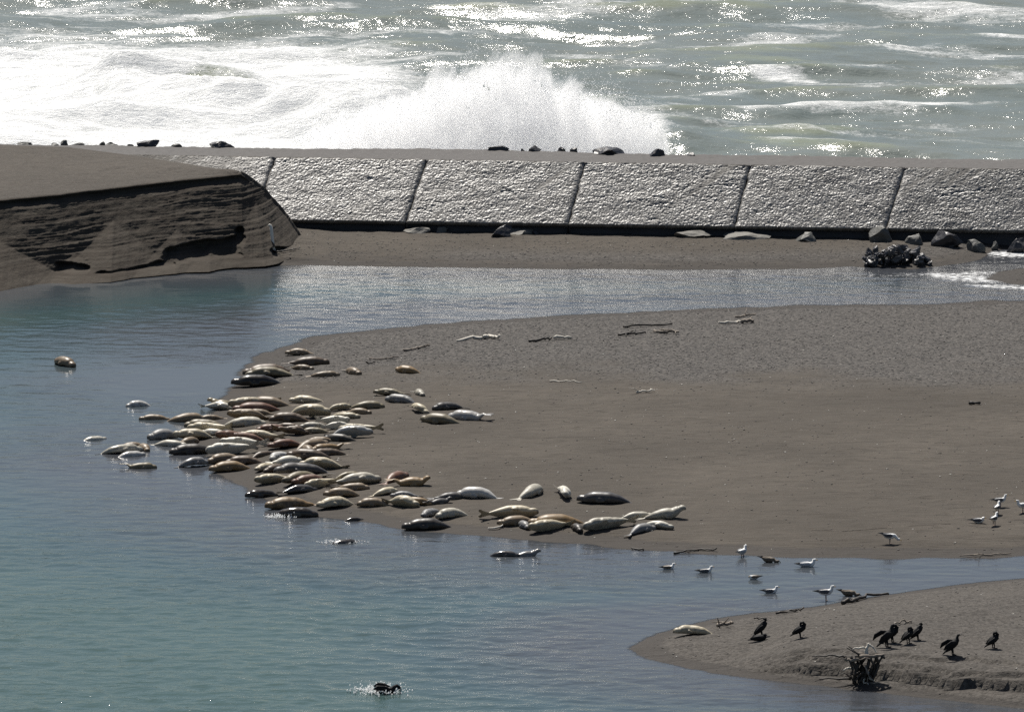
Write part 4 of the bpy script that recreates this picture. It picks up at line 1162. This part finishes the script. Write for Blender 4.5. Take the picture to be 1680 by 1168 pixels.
S(281,746,361,743,'dark','flat','mottled black and tan seal, darkest at the left edge',spots=.9,w=1.1)
S(337,763,286,769,'grey','hump','speckled grey seal with splayed hind flippers in the shallows',w=1.2,spots=.7,wet=.4)
S(359,729,446,729,'rust','curl','reddish seal with white spots and pale hind flippers, left centre',spots=.6,roll=45)
S(396,722,466,724,'cream','hump','cream seal behind the reddish spotted one',roll=55,spots=.05)
S(365,735,438,737,'white','flat','white seal with a black flipper, upper of two white ones at left',roll=70,spots=.05)
S(342,748,420,745,'white','flat','white seal with a black flipper, lower of two white ones at left',roll=70,spots=.1)
S(345,763,406,756,'tan','hump','fat tan brown seal below the two white ones',spots=.25,w=1.1)
S(448,747,407,753,'brown','flat','brown seal pointing up right beside the pale grey one',spots=.3)
S(373,763,443,762,'brown','hump','dark brown seal between two tan ones at the lower left',spots=.6)
S(346,774,422,771,'gold','hump','yellow tan seal nearest the water at the lower left of the pack',spots=.1)
# lower rows
S(423,774,457,766,'cream','flat','short cream tan seal behind a brown one, lower left rows',L=1.2)
S(437,778,482,769,'brown','hump','brown mottled seal with pale hind flippers held together',spots=.5)
S(494,770,571,771,'cream','hump','long cream spotted seal with white tail, right end of the lower rows',roll=40,spots=.5)
S(455,779,550,779,'slate','curl','dark grey slim seal in front of the long cream spotted one',spots=.6)
S(420,796,480,790,'cream','flat','cream seal with a black nose pointing into the water',roll=50,spots=.05,w=1.05)
S(466,797,535,786,'olive','hump','pale olive seal with one white flipper lifted',roll=20,spots=.2)
S(480,797,546,791,'rust','hump','rusty brown seal between a pale olive and a cream one',spots=.4)
S(502,803,556,796,'cream','flat','cream seal with a dark flipper in front of the rusty one',roll=60,spots=.15)
S(519,809,454,813,'slate','hump','wet dark grey seal with a silver back at the water edge',wet=.9,roll=15,spots=.3)
S(414,817,458,815,'dark','flat','black wet seal lying mostly in the water, left of the silver backed one',wet=1.0,L=1.25,spots=.1)
S(439,836,526,832,'gold','flat','spotted yellow brown seal lying parallel to the water edge',spots=.8,w=1.05)
S(517,848,436,848,'dark','hump','black glistening seal splashing at the water edge',wet=1.0,spots=.1)
S(592,783,545,787,'olive','flat','grey brown seal behind a long cream one, right of the lower rows',spots=.2)
S(621,794,540,800,'pale','flat','long cream grey seal with a dark head pointing right',roll=35,spots=.3)
S(592,803,554,804,'tan','flat','tan seal peeking out behind a large tan one with white flipper',spots=.1,L=1.2)
S(534,816,600,815,'tan','hump','large tan seal with a white flipper, facing left',w=1.08,spots=.3)
S(521,836,591,830,'cream','hump','cream speckled seal with shadowed belly nearest the water',w=1.12,spots=.6)
S(665,783,627,797,'rust','flat','rust seal with a dark tail lying behind a tan one',spots=.2)
S(702,797,634,798,'gold','banana','yellow tan seal arched like a banana on open sand',spots=.05)
S(648,808,608,816,'cream','hump','cream seal with dark belly lying diagonally behind a tan one',roll=20,spots=.05)
S(645,816,690,816,'grey','hump','smooth grey seal with raised hind flippers',spots=.05)
S(589,832,646,831,'tan','hump','tan seal nose down left with a pale stripe on its shoulder',w=1.1,spots=.05)
S(674,837,641,828,'cream','hump','round cream seal lying head toward the viewer',L=1.3,ang=-35,w=1.15,roll=40,spots=.1)
S(691,833,659,825,'gold','curl','yellowish cream seal with dark face beside the round cream one',L=1.25,ang=-25,roll=30,spots=.1)
# the scattered front row
S(752,819,714,821,'slate','hump','dark blue grey seal whose nose meets a shiny white one',L=1.2,spots=.1)
S(752,817,825,819,'silver','hump','shiny white backed seal with dark belly on open sand',wet=.6,spots=.15,w=1.05)
S(728,826,704,829,'slate','banana','small dark seal with flippers lifted, above a speckled grey one',L=1.0)
S(686,851,728,842,'grey','curl','speckled grey seal lying beside a fat cream one',spots=.7)
S(720,855,773,848,'pale','hump','fat cream seal with a speckled back facing left, front row',w=1.25,spots=.4)
S(664,869,752,868,'dark','hump','dark brown seal stretched along the water edge, front row',spots=.1,wet=.4)
S(871,803,862,826,'pale','hump','pale seal seen from behind with hind flippers toward the viewer',L=1.6,ang=68,w=1.1,spots=.2)
S(924,823,922,806,'white','flat','white and dark seal lying head on to the viewer with a curled flipper',L=1.5,ang=-82,w=1.0,spots=.5,roll=40)
S(952,826,1047,828,'slate','flat','long charcoal seal with silver back patches, right of the two end-on',spots=.3,wet=.4)
S(878,851,789,851,'cream','hump','long cream seal behind a tan one, centre of the front row',roll=45,spots=.25)
S(820,865,889,859,'tan','hump','tan cream seal with a dark pointed tail, centre of the front row',spots=.4)
S(853,872,860,860,'grey','hump','small grey seal with white flippers facing the viewer, front row',L=1.0,ang=-65,spots=.5)
S(870,866,974,862,'gold','hump','long tan seal with black head behind a cream one, front row',spots=.2)
S(870,877,938,869,'cream','flat','cream seal with a dark flipper in front of the long tan one',roll=60,spots=.2)
S(940,877,947,866,'dark','hump','small black brown seal end-on between two cream ones',L=1.05,ang=-70,w=1.05)
S(962,874,1039,864,'pale','flat','cream spotted seal right of the small black brown one',roll=50,spots=.5)
S(1068,849,1013,851,'pale','flat','small pale grey seal lying behind the one with raised head',spots=.1)
S(1118,850,1053,852,'pale','headup','grey cream seal with raised head looking right, end of the front row',spots=.2,L=1.55)
S(1102,870,1043,866,'white','hump','white seal lying head right, below the one with raised head',roll=45,spots=.15)
S(1067,872,1032,879,'grey','hump','small plump grey seal at the right end, nearest the water',L=1.2,w=1.1,spots=.1)
# in the water
W = dict(water=True)
S(112,606,94,592,'tan','hump','brown seal lying alone in the river at far left',L=1.5,ang=-52,w=1.15,wet=.3,sink=.03,**W)
S(224,670,240,664,'silver','hump','pale grey seal back showing alone in the calm shallows',L=1.0,ang=190,w=1.3,wet=.6,sink=.12,**W)
S(242,689,276,689,'tan','flat','tan seal in shallows whose tail meets a longer seal',L=1.2,spots=.3,sink=.06,**W)
S(333,689,266,694,'tan','hump','long tan seal with a small flipper up, lying in the shallows',spots=.2,sink=.05,**W)
S(168,721,131,724,'white','flat','small white seal floating alone left of the pack',L=1.05,wet=.7,sink=.16,**W)
S(229,742,156,747,'pale','flat','long pale seal with dark tail in the left trio in the water',roll=30,wet=.6,sink=.08,**W)
S(221,734,200,735,'tan','hump','tan rounded seal behind the long pale one in the water',L=1.05,sink=.06,**W)
S(231,748,189,751,'silver','flat','silver seal in front of the long pale one in the water',wet=.8,L=1.15,sink=.12,**W)
S(236,743,231,732,'tan','hump','round tan seal end-on at the right of the trio in the water',L=1.05,ang=-65,w=1.05,sink=.05,**W)
S(244,768,208,769,'olive','tail','olive tan seal with its tail fin up, lowest of the left swimmers',L=1.15,spots=.1,sink=.06,**W)
S(583,853,568,857,'dark','hump','small dark seal back showing in the water below the lower rows',L=.8,ang=20,wet=1.0,sink=.08,**W)
S(575,890,540,893,'slate','flat','seal just breaking the surface in a swirl of foam',L=1.2,wet=1.0,sink=.30,**W)
S(842,913,801,913,'slate','hump','dark wet seal floating nose to nose with another, left one',L=1.1,wet=1.0,sink=.10,spots=.4,**W)
S(882,911,836,914,'grey','headup','grey wet seal with raised head, right one of the floating pair',L=1.1,wet=.9,sink=.12,spots=.3,**W)
S(1117,1041,1169,1043,'cream','curl','lone cream seal asleep on the tip of the near spit',w=1.15,spots=.5,L=1.25,ang=172)

# ------------------------------------------------------------------ birds
def bird_body(path, rad, squash, mat, name='body', parent=None, n=10):
    return MB().tube(path, rad, n, squash=squash).build(name, mat, parent)

G_GULL = 'gulls wading and resting around the channel'
def gull(px, py, ang, pose, label, wing='gull_grey', body='gull_white', beak='beak_yellow', size=.95, water=False):
    x, y, z = ground(px, py)
    if water: z = 0.0
    t = empty('gull', (x, y, z), R(ang)); t.scale = (size,) * 3
    tag(t, label, 'gull', G_GULL)
    leg = .16 if pose in ('stand', 'feed', 'preen') else (-.045 if pose == 'swim' else .0)
    if pose == 'wade': leg = .06
    if water and pose in ('feed', 'preen'): leg = -.01
    b = leg + .085
    up = {'stand': .17, 'wade': .17, 'swim': .15, 'sit': .10, 'feed': -.10, 'preen': .06}[pose]
    hx = {'stand': .19, 'wade': .17, 'swim': .19, 'sit': .15, 'feed': .28, 'preen': .10}[pose]
    tl = .035 if pose != 'feed' else .09
    hz = max(b + up, .045)
    path = [(-.34, 0, b + tl), (-.24, 0, b + tl * .8), (-.14, 0, b + .01), (-.02, 0, b - .005), (.09, 0, b + .01), (.15, 0, b + .035 + up * .15), (hx * .45 + .085, 0, b + up * .55 + .01), (hx - .015, 0, hz), (hx + .03, 0, hz + .002), (hx + .055, 0, hz - .004)]
    rad = [.012, .035, .072, .094, .086, .066, .046, .044, .040, .016]
    sq = [(1.8, .5), (1.3, .7), (1, .95)] + [(.95, 1)] * 7
    bird_body(path, rad, sq, M[body], 'body', t, 12)
    for s in (-1, 1):
        wp = [(.10, s * .066, b + .035), (.02, s * .092, b + .035), (-.12, s * .078, b + .035), (-.25, s * .040, b + tl * .8 + .02)]
        MB().tube(wp, [.022, .062, .058, .020], 8, squash=[(.45, 1), (.34, 1), (.34, .95), (.5, .8)]).build('wing', M[wing], t)
        wt = [(-.22, s * .045, b + tl * .7 + .022), (-.30, s * .025, b + tl + .018), (-.40, s * .006, b + tl + .014)]
        MB().tube(wt, [.030, .024, .006], 6, squash=[(.5, 1), (.5, .8), (.5, .6)]).build('wing_tip', M['gull_black'], t)
        if leg > 0:
            MB().tube([(.0 + .01 * s, s * .035, b - .06), (.0, s * .036, leg * .5), (.0, s * .036, .0), (.05, s * .04, -.004)], [.022, .018, .017, .020], 6).build('leg', M['leg_pink'], t)
        MB().tube([(hx + .018, s * .034, hz + .012), (hx + .024, s * .040, hz + .012)], [.007, .005], 6).build('eye', M['eye'], t)
    dz = -.05 if pose in ('feed', 'preen') else -.008
    MB().tube([(hx + .045, 0, hz - .004), (hx + .075, 0, hz + dz * .4 - .002), (hx + .105, 0, hz + dz - .006)], [.015, .013, .004], 6).build('beak', M[beak], t)
    return t

gull(1097, 933, 8, 'swim', 'small gull with brown back, leftmost of those in the channel', wing='gull_brown', water=True, size=.85)
gull(1158, 939, 12, 'swim', 'dark backed gull swimming with upright white neck, second from left', water=True)
gull(1218, 912, 55, 'wade', 'gull standing tall in the shallows facing right, near the sandbar shore', wing='gull_pale', size=1.0)
gull(1262, 922, -12, 'feed', 'mottled brown gull dipping its head by the shore', wing='gull_brown', body='gull_brown', beak='beak_dark', water=True, size=1.0)
gull(1325, 929, 4, 'swim', 'large white gull with pale grey back swimming to the right', wing='gull_pale', water=True, size=1.12)
gull(1236, 950, -170, 'preen', 'brown and white gull bathing low in the water, middle of the channel', wing='gull_brown', water=True, size=.8)
gull(1265, 972, 2, 'swim', 'dark winged gull bathing with ripples, lowest in mid channel', water=True)
gull(1355, 985, 6, 'stand', 'dark backed gull standing at the edge of the near spit', size=1.08)
gull(1393, 977, -8, 'feed', 'dark mottled gull bent over in water beside the long dark branch', wing='gull_brown', body='gull_brown', beak='beak_dark', water=True, size=1.05)
gull(1460, 892, -5, 'feed', 'grey backed gull pecking at the sand alone above the channel', size=1.0)
gull(1641, 832, 15, 'stand', 'upper gull standing with raised head in the right hand flock', wing='gull_grey')
gull(1636, 844, 70, 'stand', 'gull with neck stretched just below the upper one in the flock', wing='gull_grey')
gull(1606, 858, 3, 'sit', 'gull sitting on the sand, left end of the right hand flock')
gull(1631, 862, 60, 'stand', 'gull with bright white front standing beside the sitting one', wing='gull_grey', size=.95)
gull(1678, 841, 185, 'stand', 'grey gull cut by the right photo edge', wing='gull_pale')

G_CORM = 'black cormorants on the near spit'
def cormorant(px, py, ang, pose, label, size=1.0, water=False):
    x, y, z = ground(px, py)
    if water: z = -.02
    t = empty('cormorant', (x, y, z), R(ang)); t.scale = (size,) * 3
    tag(t, label, 'cormorant', None if water else G_CORM)
    m = M['corm']
    if pose == 'stand':      # upright slope, head drawn in to the shoulder
        path = [(-.30, 0, .02), (-.22, 0, .08), (-.12, 0, .17), (-.02, 0, .28), (.06, 0, .38), (.11, 0, .45), (.13, 0, .50), (.10, 0, .54), (.05, 0, .535)]
        rad = [.018, .035, .072, .105, .100, .070, .046, .042, .030]; hd = Vector((.05, 0, .535)); bd = Vector((-.09, 0, -.05))
    elif pose == 'alert':
        path = [(-.30, 0, .03), (-.22, 0, .10), (-.12, 0, .18), (-.01, 0, .28), (.08, 0, .36), (.13, 0, .43), (.13, 0, .50), (.15, 0, .56), (.20, 0, .575)]
        rad = [.018, .035, .072, .105, .096, .062, .038, .038, .028]; hd = Vector((.20, 0, .575)); bd = Vector((.10, 0, -.01))
    elif pose == 'preen':
        path = [(-.32, 0, .06), (-.22, 0, .12), (-.12, 0, .19), (0, 0, .27), (.09, 0, .34), (.13, 0, .42), (.09, 0, .48), (.02, 0, .46), (-.01, 0, .41)]
        rad = [.018, .035, .075, .108, .098, .060, .042, .042, .030]; hd = Vector((-.01, 0, .41)); bd = Vector((-.02, 0, -.09))
    elif pose == 'rest':
        path = [(-.36, 0, .03), (-.25, 0, .05), (-.14, 0, .075), (0, 0, .10), (.12, 0, .11), (.19, 0, .13), (.21, 0, .17), (.17, 0, .19), (.10, 0, .18)]
        rad = [.018, .04, .075, .098, .085, .055, .042, .042, .030]; hd = Vector((.10, 0, .18)); bd = Vector((-.10, 0, -.02))
    else:                    # dive: low in the water with an arched neck
        path = [(-.30, 0, .03), (-.20, 0, .06), (-.08, 0, .07), (.04, 0, .06), (.13, 0, .08), (.19, 0, .16), (.25, 0, .19), (.30, 0, .15), (.32, 0, .09)]
        rad = [.018, .045, .090, .100, .080, .048, .040, .040, .028]; hd = Vector((.32, 0, .09)); bd = Vector((.01, 0, -.09))
    bird_body(path, rad, [(1.6, .5), (1.2, .7)] + [(1, 1)] * 7, m, 'body', t, 12)
    for s in (-1, 1):
        if pose in ('spread_', ): pass
        c = [Vector(p) for p in path]
        if pose == 'alert' or pose == 'dive':
            wp = [c[4] + Vector((0, s * .08, .01)), c[3] + Vector((-.08, s * .15, .09)), c[2] + Vector((-.12, s * .19, .10)), c[1] + Vector((-.10, s * .17, .08))]
            MB().tube(wp, [.035, .065, .060, .018], 8, squash=[(.5, 1), (.3, 1), (.25, 1), (.3, .8)]).build('wing', m, t)
        else:
            wp = [c[4] + Vector((0, s * .075, .0)), c[3] + Vector((-.02, s * .098, .01)), c[2] + Vector((-.02, s * .075, .02)), c[1] + Vector((-.03, s * .03, .03))]
            MB().tube(wp, [.03, .07, .06, .018], 8, squash=[(.45, 1), (.35, 1), (.35, 1), (.5, .8)]).build('wing', m, t)
        if pose not in ('rest', 'dive'):
            MB().tube([(-.03, s * .05, .20), (.0, s * .055, .08), (.0, s * .055, .01), (.09, s * .07, .0)], [.035, .018, .016, .022], 6).build('leg', m, t)
    MB().tube([hd, hd + bd * .6, hd + bd * 1.25], [.018, .011, .005], 6).build('beak', M['beak_dark'], t)
    return t

cormorant(1250, 1044, 12, 'stand', 'black cormorant standing hunched with a second one lying in front of it')
cormorant(1246, 1051, 5, 'rest', 'black cormorant lying flat in front of the hunched one')
cormorant(1313, 1046, 8, 'preen', 'slanting black cormorant with its head tucked, alone in the middle of the spit')
cormorant(1455, 1061, 25, 'alert', 'large black cormorant nearest the stump with wings held out', size=1.15)
cormorant(1464, 1053, 20, 'preen', 'black cormorant right behind the large one by the stump', size=1.1)
cormorant(1490, 1055, 35, 'preen', 'hunched black cormorant, left one of the close pair')
cormorant(1506, 1049, 15, 'stand', 'smaller black cormorant, right one of the close pair', size=.92)
cormorant(1563, 1074, 14, 'alert', 'black cormorant with raised head and drooping wings, lowest on the spit', size=1.05)
cormorant(1630, 1063, 28, 'preen', 'black cormorant preening its chest, rightmost on the spit')
cormorant(634, 1136, 0, 'dive', 'black bird splashing in the open river in the foreground', size=1.25, water=True)

def splash_drops(px, py, n, sx, sy, sz, name, label):
    x, y = (float(q) for q in P(px, py, 0))
    p = np.stack([rng.normal(0, sx, n), rng.normal(0, sy, n), np.abs(rng.normal(0, sz, n)) + .01], -1)
    V, F = octa(p, rng.uniform(.012, .04, n))
    o = mesh_np(name, V, F, M['spray']); o.location = (x, y, 0)
    tag(o, label, 'splash', kind='stuff')
splash_drops(622, 1134, 480, .34, .28, .07, 'water_splash', 'white spray thrown up around the black bird in the river')
splash_drops(462, 849, 160, .25, .12, .05, 'water_splash', 'white splash against the black glistening seal')
splash_drops(560, 890, 90, .35, .18, .03, 'water_splash', 'swirl of white water over the surfacing seal')
